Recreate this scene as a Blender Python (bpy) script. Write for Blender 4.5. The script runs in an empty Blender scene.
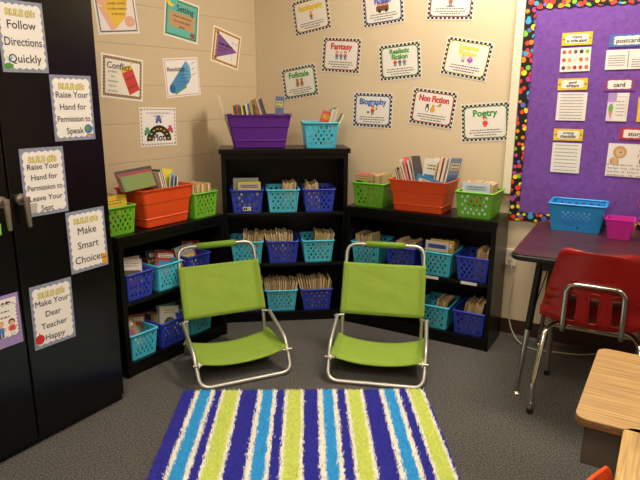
import bpy, math, random
import numpy as np
from mathutils import Vector, Matrix
random.seed(11)
SC = bpy.context.scene
COL = SC.collection
R = math.radians

# ---------------------------------------------------------------- survey of the room (metres)
F = 587.0
CAMH = 1.378
PITCH, ROLL = R(13.93), R(0.24)
AL, AR = R(33.0), R(-61.6)                 # headings of the two walls
cp, sp, cr, sr = math.cos(PITCH), math.sin(PITCH), math.cos(ROLL), math.sin(ROLL)
FW = Vector((0, cp, -sp)); UP0 = Vector((0, sp, cp)); RT0 = Vector((1, 0, 0))
RT = cr*RT0 + sr*UP0; UP = -sr*RT0 + cr*UP0
EYE = Vector((0, 0, CAMH))
Z3 = Vector((0, 0, 1))
def ray(x, y): return (x-320)/F*RT - (y-240)/F*UP + FW
def hit(x, y, P, n):
    d = ray(x, y); return EYE + d*(((P-EYE).dot(n))/d.dot(n))
def at_z(x, y, z=0.0): return hit(x, y, Vector((0, 0, z)), Z3)
dL = Vector((math.sin(AL), math.cos(AL), 0)); dR = Vector((math.sin(AR), math.cos(AR), 0))
_d = ray(256.5, 100); CORNER = Vector((_d.x/_d.y*4.085, 4.085, 0))
uL, uR = dL.copy(), -dR                     # left->right as seen from the room
nL, nR = uL.cross(Z3), uR.cross(Z3)         # normals into the room

# ---------------------------------------------------------------- materials
MATS = {}
def srgb(c):
    if isinstance(c, str):
        c = c.lstrip('#'); c = [int(c[i:i+2], 16)/255 for i in (0, 2, 4)]
    return tuple((x/12.92 if x <= .04045 else ((x+.055)/1.055)**2.4) for x in c) + (1,)
def mat(name, color, rough=.6, metal=0, noise=0, nscale=40, bump=0, bscale=200, spec=.5, trans=0):
    if name in MATS: return MATS[name]
    m = bpy.data.materials.new(name); m.use_nodes = True; MATS[name] = m
    nt = m.node_tree; b = nt.nodes['Principled BSDF']; c = srgb(color)
    b.inputs['Base Color'].default_value = c; b.inputs['Roughness'].default_value = rough
    b.inputs['Metallic'].default_value = metal; b.inputs['Specular IOR Level'].default_value = spec
    b.inputs['Transmission Weight'].default_value = trans
    tc = nt.nodes.new('ShaderNodeTexCoord')
    if noise:
        n = nt.nodes.new('ShaderNodeTexNoise'); n.inputs['Scale'].default_value = nscale; n.inputs['Detail'].default_value = 4
        r = nt.nodes.new('ShaderNodeValToRGB')
        r.color_ramp.elements[0].position = .3; r.color_ramp.elements[1].position = .7
        r.color_ramp.elements[0].color = tuple(x*(1-noise) for x in c[:3])+(1,)
        r.color_ramp.elements[1].color = tuple(min(1, x*(1+noise)) for x in c[:3])+(1,)
        nt.links.new(tc.outputs['Object'], n.inputs['Vector']); nt.links.new(n.outputs['Fac'], r.inputs['Fac'])
        nt.links.new(r.outputs['Color'], b.inputs['Base Color'])
    if bump:
        n = nt.nodes.new('ShaderNodeTexNoise'); n.inputs['Scale'].default_value = bscale; n.inputs['Detail'].default_value = 3
        bp = nt.nodes.new('ShaderNodeBump'); bp.inputs['Strength'].default_value = bump; bp.inputs['Distance'].default_value = .01
        nt.links.new(tc.outputs['Object'], n.inputs['Vector']); nt.links.new(n.outputs['Fac'], bp.inputs['Height'])
        nt.links.new(bp.outputs['Normal'], b.inputs['Normal'])
    return m
def paint(color, rough=.55): return mat('ink_' + str(color).strip('#'), color, rough)

def wood_mat(name, c1, c2, scale=(2, 60, 2), rough=.4, dist=2.0):
    m = bpy.data.materials.new(name); m.use_nodes = True; nt = m.node_tree; b = nt.nodes['Principled BSDF']
    tc = nt.nodes.new('ShaderNodeTexCoord'); mp = nt.nodes.new('ShaderNodeMapping'); mp.inputs['Scale'].default_value = scale
    n = nt.nodes.new('ShaderNodeTexNoise'); n.inputs['Scale'].default_value = 1.6; n.inputs['Detail'].default_value = 8; n.inputs['Distortion'].default_value = dist*.1
    r = nt.nodes.new('ShaderNodeValToRGB'); r.color_ramp.elements[0].position = .33; r.color_ramp.elements[1].position = .66
    r.color_ramp.elements[0].color = srgb(c1); r.color_ramp.elements[1].color = srgb(c2)
    nt.links.new(tc.outputs['Object'], mp.inputs['Vector']); nt.links.new(mp.outputs['Vector'], n.inputs['Vector'])
    nt.links.new(n.outputs['Fac'], r.inputs['Fac']); nt.links.new(r.outputs['Color'], b.inputs['Base Color'])
    b.inputs['Roughness'].default_value = rough
    return m

def block_wall_mat():
    m = bpy.data.materials.new('painted_block'); m.use_nodes = True; nt = m.node_tree; b = nt.nodes['Principled BSDF']
    tc = nt.nodes.new('ShaderNodeTexCoord')
    br = nt.nodes.new('ShaderNodeTexBrick'); br.offset = .5
    br.inputs['Scale'].default_value = 1; br.inputs['Brick Width'].default_value = .4064; br.inputs['Row Height'].default_value = .2032
    br.inputs['Mortar Size'].default_value = .0035; br.inputs['Mortar Smooth'].default_value = .6
    br.inputs['Color1'].default_value = srgb('#c8b494'); br.inputs['Color2'].default_value = srgb('#c6b292'); br.inputs['Mortar'].default_value = srgb('#b7a383')
    br.inputs['Brick Width'].default_value = 60
    br2 = nt.nodes.new('ShaderNodeTexBrick'); br2.offset = .5; br2.inputs['Scale'].default_value = 1; br2.inputs['Brick Width'].default_value = .4064; br2.inputs['Row Height'].default_value = .2032
    br2.inputs['Mortar Size'].default_value = .003; br2.inputs['Mortar Smooth'].default_value = .8
    nt.links.new(tc.outputs['UV'], br2.inputs['Vector'])
    hj = nt.nodes.new('ShaderNodeMath'); hj.operation = 'MULTIPLY_ADD'; hj.inputs[1].default_value = .22
    n = nt.nodes.new('ShaderNodeTexNoise'); n.inputs['Scale'].default_value = 90; n.inputs['Detail'].default_value = 5
    ma = nt.nodes.new('ShaderNodeMath'); ma.operation = 'MULTIPLY_ADD'; ma.inputs[1].default_value = -1.0
    b1 = nt.nodes.new('ShaderNodeBump'); b1.inputs['Strength'].default_value = .4; b1.inputs['Distance'].default_value = .004
    sc = nt.nodes.new('ShaderNodeMath'); sc.operation = 'MULTIPLY'; sc.inputs[1].default_value = .12
    nt.links.new(tc.outputs['UV'], br.inputs['Vector']); nt.links.new(tc.outputs['Object'], n.inputs['Vector'])
    nt.links.new(n.outputs['Fac'], sc.inputs[0]); nt.links.new(br2.outputs['Fac'], hj.inputs[0]); nt.links.new(br.outputs['Fac'], hj.inputs[2]); nt.links.new(hj.outputs[0], ma.inputs[0]); nt.links.new(sc.outputs[0], ma.inputs[2])
    nt.links.new(ma.outputs[0], b1.inputs['Height']); nt.links.new(b1.outputs['Normal'], b.inputs['Normal'])
    nt.links.new(br.outputs['Color'], b.inputs['Base Color']); b.inputs['Roughness'].default_value = .5
    return m

def carpet_mat():
    m = bpy.data.materials.new('grey_carpet'); m.use_nodes = True; nt = m.node_tree; b = nt.nodes['Principled BSDF']
    tc = nt.nodes.new('ShaderNodeTexCoord')
    n = nt.nodes.new('ShaderNodeTexNoise'); n.inputs['Scale'].default_value = 150; n.inputs['Detail'].default_value = 6; n.inputs['Roughness'].default_value = .8
    r = nt.nodes.new('ShaderNodeValToRGB'); e = r.color_ramp.elements
    e[0].position = .36; e[0].color = srgb('#262422'); e[1].position = .66; e[1].color = srgb('#8d8a84')
    k = e.new(.5); k.color = srgb('#55534f')
    n2 = nt.nodes.new('ShaderNodeTexNoise'); n2.inputs['Scale'].default_value = 3; n2.inputs['Detail'].default_value = 3
    r2 = nt.nodes.new('ShaderNodeValToRGB'); r2.color_ramp.elements[0].color = (.85, .85, .85, 1); r2.color_ramp.elements[1].color = (1.1, 1.1, 1.1, 1)
    mx = nt.nodes.new('ShaderNodeMixRGB'); mx.blend_type = 'MULTIPLY'; mx.inputs[0].default_value = 1
    bp = nt.nodes.new('ShaderNodeBump'); bp.inputs['Strength'].default_value = .7; bp.inputs['Distance'].default_value = .006
    for q in (n, n2): nt.links.new(tc.outputs['Object'], q.inputs['Vector'])
    nt.links.new(n.outputs['Fac'], r.inputs['Fac']); nt.links.new(n2.outputs['Fac'], r2.inputs['Fac'])
    nt.links.new(r.outputs['Color'], mx.inputs[1]); nt.links.new(r2.outputs['Color'], mx.inputs[2])
    nt.links.new(mx.outputs[0], b.inputs['Base Color']); nt.links.new(n.outputs['Fac'], bp.inputs['Height']); nt.links.new(bp.outputs['Normal'], b.inputs['Normal'])
    b.inputs['Roughness'].default_value = .95; b.inputs['Specular IOR Level'].default_value = .1
    return m

def dots_mat():
    m = bpy.data.materials.new('polka_dot_border'); m.use_nodes = True; nt = m.node_tree; b = nt.nodes['Principled BSDF']
    tc = nt.nodes.new('ShaderNodeTexCoord')
    v = nt.nodes.new('ShaderNodeTexVoronoi'); v.voronoi_dimensions = '2D'; v.inputs['Scale'].default_value = 31; v.inputs['Randomness'].default_value = .9
    sep = nt.nodes.new('ShaderNodeSeparateColor')
    r = nt.nodes.new('ShaderNodeValToRGB'); r.color_ramp.interpolation = 'CONSTANT'; e = r.color_ramp.elements
    cs = ['#e8402c', '#7fc232', '#f08a26', '#c93396', '#f0de2c', '#3ba4d8', '#e8402c', '#5a6fc0']
    e[0].position = 0; e[0].color = srgb(cs[0]); e[1].position = 1/8; e[1].color = srgb(cs[1])
    for i in range(2, 8): k = e.new(i/8); k.color = srgb(cs[i])
    rad = nt.nodes.new('ShaderNodeMath'); rad.operation = 'MULTIPLY_ADD'; rad.inputs[1].default_value = .26; rad.inputs[2].default_value = .24
    lt = nt.nodes.new('ShaderNodeMath'); lt.operation = 'LESS_THAN'
    mx = nt.nodes.new('ShaderNodeMixRGB'); mx.inputs[1].default_value = srgb('#0c0b0d')
    nt.links.new(tc.outputs['UV'], v.inputs['Vector']); nt.links.new(v.outputs['Color'], sep.inputs[0])
    nt.links.new(sep.outputs[0], r.inputs['Fac']); nt.links.new(sep.outputs[1], rad.inputs[0])
    nt.links.new(v.outputs['Distance'], lt.inputs[0]); nt.links.new(rad.outputs[0], lt.inputs[1])
    nt.links.new(lt.outputs[0], mx.inputs[0]); nt.links.new(r.outputs['Color'], mx.inputs[2]); nt.links.new(mx.outputs[0], b.inputs['Base Color'])
    b.inputs['Roughness'].default_value = .5
    return m

def chevron_mat(name, a, c, scale=30):
    m = bpy.data.materials.new(name); m.use_nodes = True; nt = m.node_tree; b = nt.nodes['Principled BSDF']
    tc = nt.nodes.new('ShaderNodeTexCoord'); w = nt.nodes.new('ShaderNodeTexWave'); w.bands_direction = 'DIAGONAL'
    w.inputs['Scale'].default_value = scale; w.inputs['Distortion'].default_value = 1.5
    r = nt.nodes.new('ShaderNodeValToRGB'); r.color_ramp.interpolation = 'CONSTANT'
    r.color_ramp.elements[0].color = srgb(a); r.color_ramp.elements[1].position = .55; r.color_ramp.elements[1].color = srgb(c)
    nt.links.new(tc.outputs['Object'], w.inputs['Vector']); nt.links.new(w.outputs['Fac'], r.inputs['Fac']); nt.links.new(r.outputs['Color'], b.inputs['Base Color'])
    b.inputs['Roughness'].default_value = .5
    return m

M = dict(
    right_wall=mat('cream_wall_paint', '#d8c6a6', .55, noise=.02, nscale=3, bump=.05, bscale=120),
    ceiling=mat('ceiling_tile', '#e6e0d2', .9, noise=.05, nscale=60),
    baseboard=mat('brown_vinyl', '#3c241b', .45),
    white_plastic=mat('ivory_plastic', '#e9e0c8', .4),
    black_wood=mat('black_laminate', '#080707', .3, noise=.15, nscale=20, spec=.3),
    black_metal=mat('black_gloss_enamel', '#070607', .22, noise=.1, nscale=8, bump=.015, bscale=6),
    teal=mat('teal_plastic', '#48b9d6', .35), blue=mat('royal_blue_plastic', '#2c3db2', .35),
    lime=mat('lime_plastic', '#69b02a', .35), orange=mat('orange_plastic', '#d64a1a', .4, noise=.05, nscale=9),
    purple=mat('purple_plastic', '#5c1f8e', .4, noise=.04, nscale=9), sky=mat('sky_blue_plastic', '#2292dd', .3),
    magenta=mat('magenta_metal', '#c4249c', .35), redp=mat('red_plastic', '#d6281e', .35),
    clear=mat('clear_blue_plastic', '#8cc4ee', .15),
    fabric=mat('lime_canvas', '#8ba63f', .8, noise=.05, nscale=14, bump=.25, bscale=16, spec=.2),
    hem=mat('lime_canvas_hem', '#829e3b', .8, noise=.06, nscale=60, bump=.4, bscale=90, spec=.2),
    foam=mat('olive_foam', '#6f9426', .85, noise=.08, nscale=60, bump=.2, bscale=300),
    alu=mat('silver_tube', '#b9b6ad', .38, metal=.75), chrome=mat('chrome', '#cfccc6', .12, metal=1),
    steel=mat('nickel', '#bdb2ac', .32, metal=.9),
    redshell=mat('red_chair_shell', '#8f100d', .3, noise=.06, nscale=30), orangeshell=mat('orange_chair_shell', '#e8521f', .4),
    rubber=mat('black_rubber', '#0b0b0b', .6), blackpaint=mat('black_powder_coat', '#0c0b0b', .4),
    bookbox=mat('grey_brown_steel', '#4d443a', .5, noise=.08, nscale=12),
    page=mat('page_block', '#cdb384', .85, noise=.18, nscale=300), page2=mat('page_block_aged', '#a98c5c', .85, noise=.2, nscale=300),
    page3=mat('page_block_white', '#dcd2bc', .85, noise=.1, nscale=300),
    paper=mat('white_paper', '#e9e4dc', .6), purplefab=mat('purple_board_fabric', '#7850a2', .9, noise=.16, nscale=48, spec=.1),
    walnut=wood_mat('burgundy_wood_laminate', '#2b1213', '#54292a', (1.2, 40, 1), .33),
    oak=wood_mat('oak_laminate', '#8d6a38', '#c09a58', (4, 110, 4), .4), oak2=wood_mat('oak_laminate_cross', '#96713a', '#c7a25c', (110, 4, 4), .4),
    oakedge=mat('dark_particle_edge', '#6b4520', .7, noise=.4, nscale=120),
    cable=mat('grey_cable', '#b5ada0', .5),
    dots=dots_mat(), chev=chevron_mat('purple_green_chevron', '#8f7fb4', '#7f9f8c', 22), block=block_wall_mat(), carpet=carpet_mat(),
)

# ---------------------------------------------------------------- mesh builder
class MB:
    def __init__(s): s.v = []; s.f = []; s.m = []; s.sm = []; s.mats = []
    def mi(s, m):
        if m not in s.mats: s.mats.append(m)
        return s.mats.index(m)
    def add(s, vs, fs, m, smooth=False, T=None):
        o = len(s.v); k = s.mi(m)
        for p in vs:
            p = Vector(p)
            if T is not None: p = T @ p
            s.v.append(p[:])
        for f in fs: s.f.append([o+i for i in f]); s.m.append(k); s.sm.append(smooth)
    def box(s, x0, x1, y0, y1, z0, z1, m, T=None):
        vs = [(x, y, z) for z in (z0, z1) for y in (y0, y1) for x in (x0, x1)]
        s.add(vs, [(0, 2, 3, 1), (4, 5, 7, 6), (0, 1, 5, 4), (2, 6, 7, 3), (0, 4, 6, 2), (1, 3, 7, 5)], m, False, T)
    def loft(s, rings, m, smooth=True, cap0=True, cap1=True, T=None, closed=False):
        n = len(rings[0]); vs = [p for r in rings for p in r]; fs = []
        L = len(rings)
        for i in range(L if closed else L-1):
            a, b = i*n, ((i+1) % L)*n
            for j in range(n): fs.append((a+j, a+(j+1) % n, b+(j+1) % n, b+j))
        s.add(vs, fs, m, smooth, T)
        if not closed:
            if cap0: s.add(rings[0][::-1], [tuple(range(n))], m, False, T)
            if cap1: s.add(rings[-1], [tuple(range(n))], m, False, T)
    def tube(s, path, r, m, n=10, closed=False, T=None):
        P = [Vector(p) for p in path]; N = len(P); rings = []
        tan = []
        for i in range(N):
            a = P[(i-1) % N] if (closed or i > 0) else P[i]; b = P[(i+1) % N] if (closed or i < N-1) else P[i]
            tan.append((b-a).normalized())
        u = tan[0].orthogonal().normalized()
        for i in range(N):
            u = (u - tan[i]*u.dot(tan[i])).normalized(); w = tan[i].cross(u)
            rr = r[i] if isinstance(r, (list, tuple)) else r
            rings.append([P[i] + rr*(math.cos(2*math.pi*k/n)*u + math.sin(2*math.pi*k/n)*w) for k in range(n)])
        s.loft(rings, m, True, True, True, T, closed)
    def cyl(s, a, b, r, m, n=16, T=None): s.tube([a, b], r, m, n, T=T)
    def build(s, name, parent=None, loc=None, bevel=0, bevseg=2):
        me = bpy.data.meshes.new(name); me.from_pydata(s.v, [], s.f)
        for m in s.mats: me.materials.append(m)
        me.polygons.foreach_set('material_index', s.m); me.polygons.foreach_set('use_smooth', s.sm); me.update()
        o = bpy.data.objects.new(name, me); COL.objects.link(o)
        if parent: o.parent = parent
        if loc is not None: o.location = loc
        if bevel:
            md = o.modifiers.new('edge', 'BEVEL'); md.width = bevel; md.segments = bevseg; md.limit_method = 'ANGLE'; md.angle_limit = R(40)
        return o

def fillet(pts, r, seg=6, closed=False):
    P = [Vector(p) for p in pts]; out = []; N = len(P)
    for i in range(N):
        if not closed and i in (0, N-1): out.append(P[i]); continue
        a, b, c = P[(i-1) % N], P[i], P[(i+1) % N]
        d1 = (a-b); d2 = (c-b); rr = min(r, d1.length*.48, d2.length*.48)
        p1 = b + d1.normalized()*rr; p2 = b + d2.normalized()*rr
        for k in range(seg+1):
            t = k/seg; out.append((1-t)**2*p1 + 2*t*(1-t)*b + t*t*p2)
    return out
def rrect(w, d, r, z, n=4, cx=0, cy=0):
    out = []
    for (sx, sy, a0) in ((1, 1, 0), (-1, 1, 90), (-1, -1, 180), (1, -1, 270)):
        for k in range(n+1):
            a = R(a0 + 90*k/n); out.append((cx+sx*(w/2-r)+r*math.cos(a), cy+sy*(d/2-r)+r*math.sin(a), z))
    return out
def empty(name, loc=(0, 0, 0), rz=0):
    o = bpy.data.objects.new(name, None); COL.objects.link(o); o.location = loc; o.rotation_euler = (0, 0, rz)
    o.empty_display_size = .1; return o
def tag(o, label=None, cat=None, group=None, kind=None):
    if label: o['label'] = label
    if cat: o['category'] = cat
    if group: o['group'] = group
    if kind: o['kind'] = kind
    return o
def frame(P, u, v, n):
    return Matrix(((u.x, v.x, n.x, P.x), (u.y, v.y, n.y, P.y), (u.z, v.z, n.z, P.z), (0, 0, 0, 1)))

# ---------------------------------------------------------------- camera
cd = bpy.data.cameras.new('camera'); cam = bpy.data.objects.new('camera', cd); COL.objects.link(cam)
cd.sensor_width = 36; cd.lens = F/640*36; cd.clip_start = .02
cam.matrix_world = frame(EYE, RT, UP, -FW); SC.camera = cam

# ---------------------------------------------------------------- room shell
HC = 2.75; RL = 5.6
A = CORNER; B = CORNER - dL*RL; D = CORNER - dR*RL; E_ = B - dR*RL
def wall(name, P0, P1, m, z0=0, z1=HC, th=.12):
    u = (P1-P0).normalized(); L = (P1-P0).length; n = u.cross(Z3)
    b = MB(); b.box(-.12, L+.12, -.0, th, z0, z1, m)
    o = b.build(name); o.matrix_world = frame(P0, u, -n, Z3); tag(o, kind='structure')
    uv = o.data.uv_layers.new(name='UVMap')
    for lp in o.data.loops:
        c = o.data.vertices[lp.vertex_index].co; uv.data[lp.index].uv = (c.x, c.z)
    return o
wall('wall_left', B, A, M['block']); wall('wall_right', A, D, M['right_wall'])
wall('wall_front', D, E_, M['right_wall']); wall('wall_back', E_, B, M['block'])
def slab(name, z0, z1, m):
    b = MB(); q = [B, E_, D, A]; b.add([(p.x, p.y, z) for z in (z0, z1) for p in q], [(3, 2, 1, 0), (4, 5, 6, 7), (0, 1, 5, 4), (1, 2, 6, 5), (2, 3, 7, 6), (3, 0, 4, 7)], m)
    return tag(b.build(name), kind='structure')
slab('floor', -.1, 0, M['carpet']); slab('ceiling', HC, HC+.1, M['ceiling'])
def base(name, P0, P1):
    u = (P1-P0).normalized(); L = (P1-P0).length; n = u.cross(Z3)
    b = MB(); prof = [(0, 0), (0, .1), (.004, .1), (.006, .012), (.016, 0)]
    b.loft([[(x, -y, z) for y, z in prof] for x in (0, L)], M['baseboard'], False)
    o = b.build(name); o.matrix_world = frame(P0, u, -n, Z3); return tag(o, kind='structure')
base('baseboard_right', A, D); base('baseboard_left', B, A); base('baseboard_front', D, E_)

# ---------------------------------------------------------------- text and flat artwork
_tc = {}
def text_mesh(s):
    if s in _tc: return _tc[s]
    c = bpy.data.curves.new('t', 'FONT'); c.body = s; c.align_x = 'CENTER'; c.resolution_u = 3
    o = bpy.data.objects.new('t', c); COL.objects.link(o)
    me = bpy.data.meshes.new_from_object(o)
    vs = [v.co.copy() for v in me.vertices]; fs = [tuple(p.vertices) for p in me.polygons]
    bpy.data.objects.remove(o); bpy.data.curves.remove(c); bpy.data.meshes.remove(me)
    xs = [v.x for v in vs]; x0, x1 = min(xs), max(xs)
    _tc[s] = ([Vector(((v.x-(x0+x1)/2), v.y, 0)) for v in vs], fs, x1-x0)
    return _tc[s]
def put_text(b, s, cx, cy, h, m, z, maxw=None, bold=0, wide=None):
    vs, fs, w = text_mesh(s); sx = h/.72; sy = sx
    if wide: sx = wide/w
    elif maxw and w*sx > maxw: sx = maxw/w
    offs = [(0, 0)] if not bold else [(-bold, 0), (bold, 0), (0, bold), (0, -bold), (bold*.7, bold*.7), (-bold*.7, -bold*.7), (bold*.7, -bold*.7), (-bold*.7, bold*.7)]
    for i, (ox, oy) in enumerate(offs):
        b.add([(v.x*sx+cx+ox, v.y*sy+cy-h*.5+oy, z+i*2e-6) for v in vs], fs, m)
def rect(b, x0, x1, y0, y1, m, z): b.add([(x0, y0, z), (x1, y0, z), (x1, y1, z), (x0, y1, z)], [(0, 1, 2, 3)], m)
def poly(b, pts, m, z): b.add([(x, y, z) for x, y in pts], [tuple(range(len(pts)))], m)
def disc(b, cx, cy, rx, ry, m, z, n=18, a0=0, a1=360):
    poly(b, [(cx+rx*math.cos(R(a0+(a1-a0)*k/(n if a1-a0 == 360 else n-1))), cy+ry*math.sin(R(a0+(a1-a0)*k/(n if a1-a0 == 360 else n-1)))) for k in range(n)], m, z)
def scribble(b, cx, cy, w, h, m, z, rnd):      # a line of print too small to read
    x = cx-w/2
    while x < cx+w/2-.003:
        l = min(rnd.uniform(.5, 1.7)*h*2.2, cx+w/2-x)
        rect(b, x, x+l, cy-h/2, cy+h/2, m, z)
        if rnd.random() < .6: rect(b, x+l*.3, x+l*.5, cy-h*.8, cy+h*.9, m, z)
        x += l + h*.7
def quad_on(corners, P, n, u):
    """centre, size and tilt of a sheet whose four corners were surveyed on a plane"""
    c = [hit(x, y, P, n) for x, y in corners]; v = Z3
    q = [((p-P).dot(u), p.z) for p in c]        # TL TR BR BL
    cx = sum(a for a, _ in q)/4; cz = sum(b for _, b in q)/4
    e1 = ((q[1][0]-q[0][0]+q[2][0]-q[3][0])/2, (q[1][1]-q[0][1]+q[2][1]-q[3][1])/2)
    e2 = ((q[0][0]-q[3][0]+q[1][0]-q[2][0])/2, (q[0][1]-q[3][1]+q[1][1]-q[2][1])/2)
    w = math.hypot(*e1); h = math.hypot(*e2)
    a = (math.atan2(e1[1], e1[0]) + (math.atan2(e2[1], e2[0])-math.pi/2))/2
    print('sheet', round(cx, 3), round(cz, 3), 'size', round(w, 3), round(h, 3), 'tilt', round(math.degrees(a), 1))
    return cx, cz, w, h, a
def sheet(name, P, u, n, cx, cz, w, h, a, m=None, lift=.0015):
    b = MB(); b.box(-w/2, w/2, -h/2, h/2, -.0008, 0, m or M['paper']); o = b.build(name)
    T = frame(P+u*cx+Z3*cz+n*(lift), u, Z3, n) @ Matrix.Rotation(a, 4, 'Z'); o.matrix_world = T
    return o
def child(b, name, par):
    o = b.build(name); o.parent = par; return o

BLK = paint('#1c1a1e'); WHT = M['paper']
def person_pic(b, cx, cy, s, shirt, hair, pants='#3a4a78', z=.0012):
    disc(b, cx, cy+s*.30, s*.17, s*.17, paint(hair), z); disc(b, cx, cy+s*.25, s*.13, s*.13, paint('#e3b089'), z+1e-4)
    poly(b, [(cx-s*.13, cy+s*.12), (cx+s*.13, cy+s*.12), (cx+s*.17, cy-s*.15), (cx-s*.17, cy-s*.15)], paint(shirt), z)
    rect(b, cx-s*.24, cx-s*.15, cy-s*.08, cy+s*.1, paint('#e3b089'), z); rect(b, cx+s*.15, cx+s*.24, cy-s*.08, cy+s*.1, paint('#e3b089'), z)
    rect(b, cx-s*.12, cx-s*.02, cy-s*.4, cy-s*.15, paint(pants), z); rect(b, cx+s*.02, cx+s*.12, cy-s*.4, cy-s*.15, paint(pants), z)

# genre posters ---------------------------------------------------
def genre(corners, title, color, pic, label, rnd, lines=3):
    cx, cz, w, h, a = quad_on(corners, CORNER, nR, uR)
    o = sheet('genre_poster', CORNER, uR, nR, cx, cz, w, h, a); tag(o, label, 'poster', 'story genre posters on the right wall')
    b = MB(); e = .005; cell = .0118; z = .0006                      # checkered border
    W, H = w/2-e, h/2-e; nx = int(2*W/cell); ny = int(2*H/cell); cwx = 2*W/nx; cwy = 2*H/ny
    rect(b, -W, W, -H, H, BLK, z-.0003)
    for i in range(nx):
        for j in range(ny):
            if (i < 2 or i >= nx-2 or j < 2 or j >= ny-2) and (i+j) % 2: rect(b, -W+(i+.1)*cwx, -W+(i+.9)*cwx, -H+(j+.1)*cwy, -H+(j+.9)*cwy, WHT, z)
    child(b, 'checkered_border', o)
    b = MB()
    for k, (ins, m) in enumerate(((.0215, paint(color)), (.0245, WHT))):
        iw, ih = w-2*e-2*ins+.014, h-2*e-2*ins+.014
        poly(b, [(p[0], p[1]) for p in rrect(iw, ih, .022, 0, 5)], m, z+.0002*(k+1))
    child(b, 'inner_panel', o)
    b = MB(); z = .0014; ink = paint(color)
    if len(title) == 1: put_text(b, title[0], 0, h*.25, h*.17, ink, z, w*.66, .0020)
    else:
        put_text(b, title[0], 0, h*.29, h*.13, ink, z, w*.58, .0018); put_text(b, title[1], 0, h*.14, h*.13, ink, z, w*.58, .0018)
    child(b, 'title', o)
    b = MB(); pic(b, h); child(b, 'picture', o)
    b = MB()
    for k in range(lines): scribble(b, 0, -h*(.20+.066*k), w*(.62, .66, .45)[k], .0042, paint('#3a3640'), z, rnd)
    child(b, 'lettering', o)
rn = random.Random(3)
def p_kids(*cols):
    def f(b, h):
        for i, (s, hr) in enumerate(cols): person_pic(b, (i-(len(cols)-1)/2)*h*.14, -h*.01, h*.28, s, hr)
    return f
def p_bears(b, h):
    for i in (-1, 1):
        c = paint('#a8743c'); disc(b, i*h*.08, h*.06, h*.05, h*.05, c, .0012); disc(b, i*h*.08, -h*.04, h*.065, h*.075, c, .0013)
        disc(b, i*h*.115, h*.10, h*.02, h*.02, c, .0012); disc(b, i*h*.045, h*.10, h*.02, h*.02, c, .0012)
        rect(b, i*h*.08-h*.05, i*h*.08-h*.015, -h*.14, -h*.08, c, .0014); rect(b, i*h*.08+h*.015, i*h*.08+h*.05, -h*.14, -h*.08, c, .0014)
def p_wagon(b, h):
    c = paint('#7a4a26'); rect(b, -h*.2, h*.17, -h*.12, h*.02, c, .0012)
    for x in (-.12, .0, .11): disc(b, x*h, h*.07, h*.055, h*.055, paint('#8a3c22'), .0011); disc(b, x*h, h*.055, h*.035, h*.035, paint('#dba27a'), .0013)
    for x in (-.1, .1): disc(b, x*h, -h*.12, h*.045, h*.045, paint('#2a2020'), .0014)
def p_ship(b, h):
    person_pic(b, 0, 0, h*.3, '#c8482c', '#5a3420'); rect(b, -h*.11, h*.11, -h*.15, -h*.12, paint('#7a4a26'), .0013)
def p_alien(b, h):
    person_pic(b, -h*.09, 0, h*.26, '#e7c7b0', '#d9d9d9'); disc(b, h*.1, -h*.03, h*.08, h*.06, paint('#a44fb8'), .0012); disc(b, h*.1, h*.02, h*.05, h*.05, paint('#c87ad0'), .0013)
    rect(b, h*.09, h*.11, -h*.14, -h*.08, paint('#a44fb8'), .0012)
def p_birds(b, h):
    disc(b, -h*.16, -h*.04, h*.055, h*.09, paint('#2a2a34'), .0012); disc(b, -h*.16, -h*.06, h*.035, h*.06, WHT, .0013); disc(b, -h*.16, h*.06, h*.04, h*.04, paint('#2a2a34'), .0012)
    disc(b, 0, -h*.05, h*.07, h*.075, paint('#e0a52a'), .0012); disc(b, h*.01, h*.05, h*.045, h*.045, paint('#e0a52a'), .0012)
    disc(b, h*.16, h*.07, h*.06, h*.03, paint('#e0b23a'), .0012); disc(b, h*.2, h*.11, h*.03, h*.03, paint('#7a5a2a'), .0013)
def p_girl(b, h):
    person_pic(b, 0, 0, h*.32, '#d8352c', '#2a1a16', '#d8352c'); disc(b, 0, -h*.03, h*.075, h*.05, paint('#e04038'), .0013); disc(b, -h*.05, h*.14, h*.03, h*.02, paint('#d8352c'), .0014)
def p_bio(b, h):
    person_pic(b, 0, 0, h*.32, '#cf3b30', '#4a2a1c'); disc(b, -h*.14, -h*.06, h*.035, h*.035, paint('#3a3540'), .0012); disc(b, h*.12, h*.05, h*.03, h*.03, paint('#b04a3a'), .0012)
G = genre
G([(291.5, 3), (327.5, -8), (331.5, 27.5), (295.8, 37.5)], ['Autobiography'], '#e8c828', p_kids(('#c8483a', '#caa040')), 'small checker-edged poster with yellow title and one boy, topmost left on the cream wall', rn)
G([(361.5, -10), (402.5, -16), (405.2, 20.8), (363.8, 29.3)], ['Historical', 'Fiction'], '#3c5ab8', p_wagon, 'checker-edged poster with brown wagon picture cut by the top edge of the photo', rn)
G([(430, -18), (476, -17.5), (473.5, 20), (426, 20)], ['Mystery'], '#b03040', p_ship, 'checker-edged poster cut by the top edge of the photo, above the yellow Science Fiction one', rn)
G([(323.8, 37), (362.3, 38), (359, 73.5), (321, 72)], ['Fantasy'], '#c8323c', p_kids(('#a03cb0', '#b06a2c'), ('#3c8ab0', '#e8c890'), ('#b0589a', '#8a4a2c')), 'checker-edged poster with red title Fantasy and three small figures', rn)
G([(281, 69.8), (315.4, 62.5), (319, 94.8), (285, 101)], ['Folktale'], '#3f9c3f', p_bears, 'checker-edged poster with green title Folktale and two brown bears', rn)
G([(378.7, 46), (420.7, 40), (421.7, 77), (380, 82)], ['Realistic', 'Fiction'], '#36963c', p_kids(('#b83c34', '#6a3a24'), ('#3c5c8c', '#7a4426'), ('#5a8cc0', '#8fb8d8')), 'checker-edged poster with green title Realistic Fiction', rn)
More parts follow.
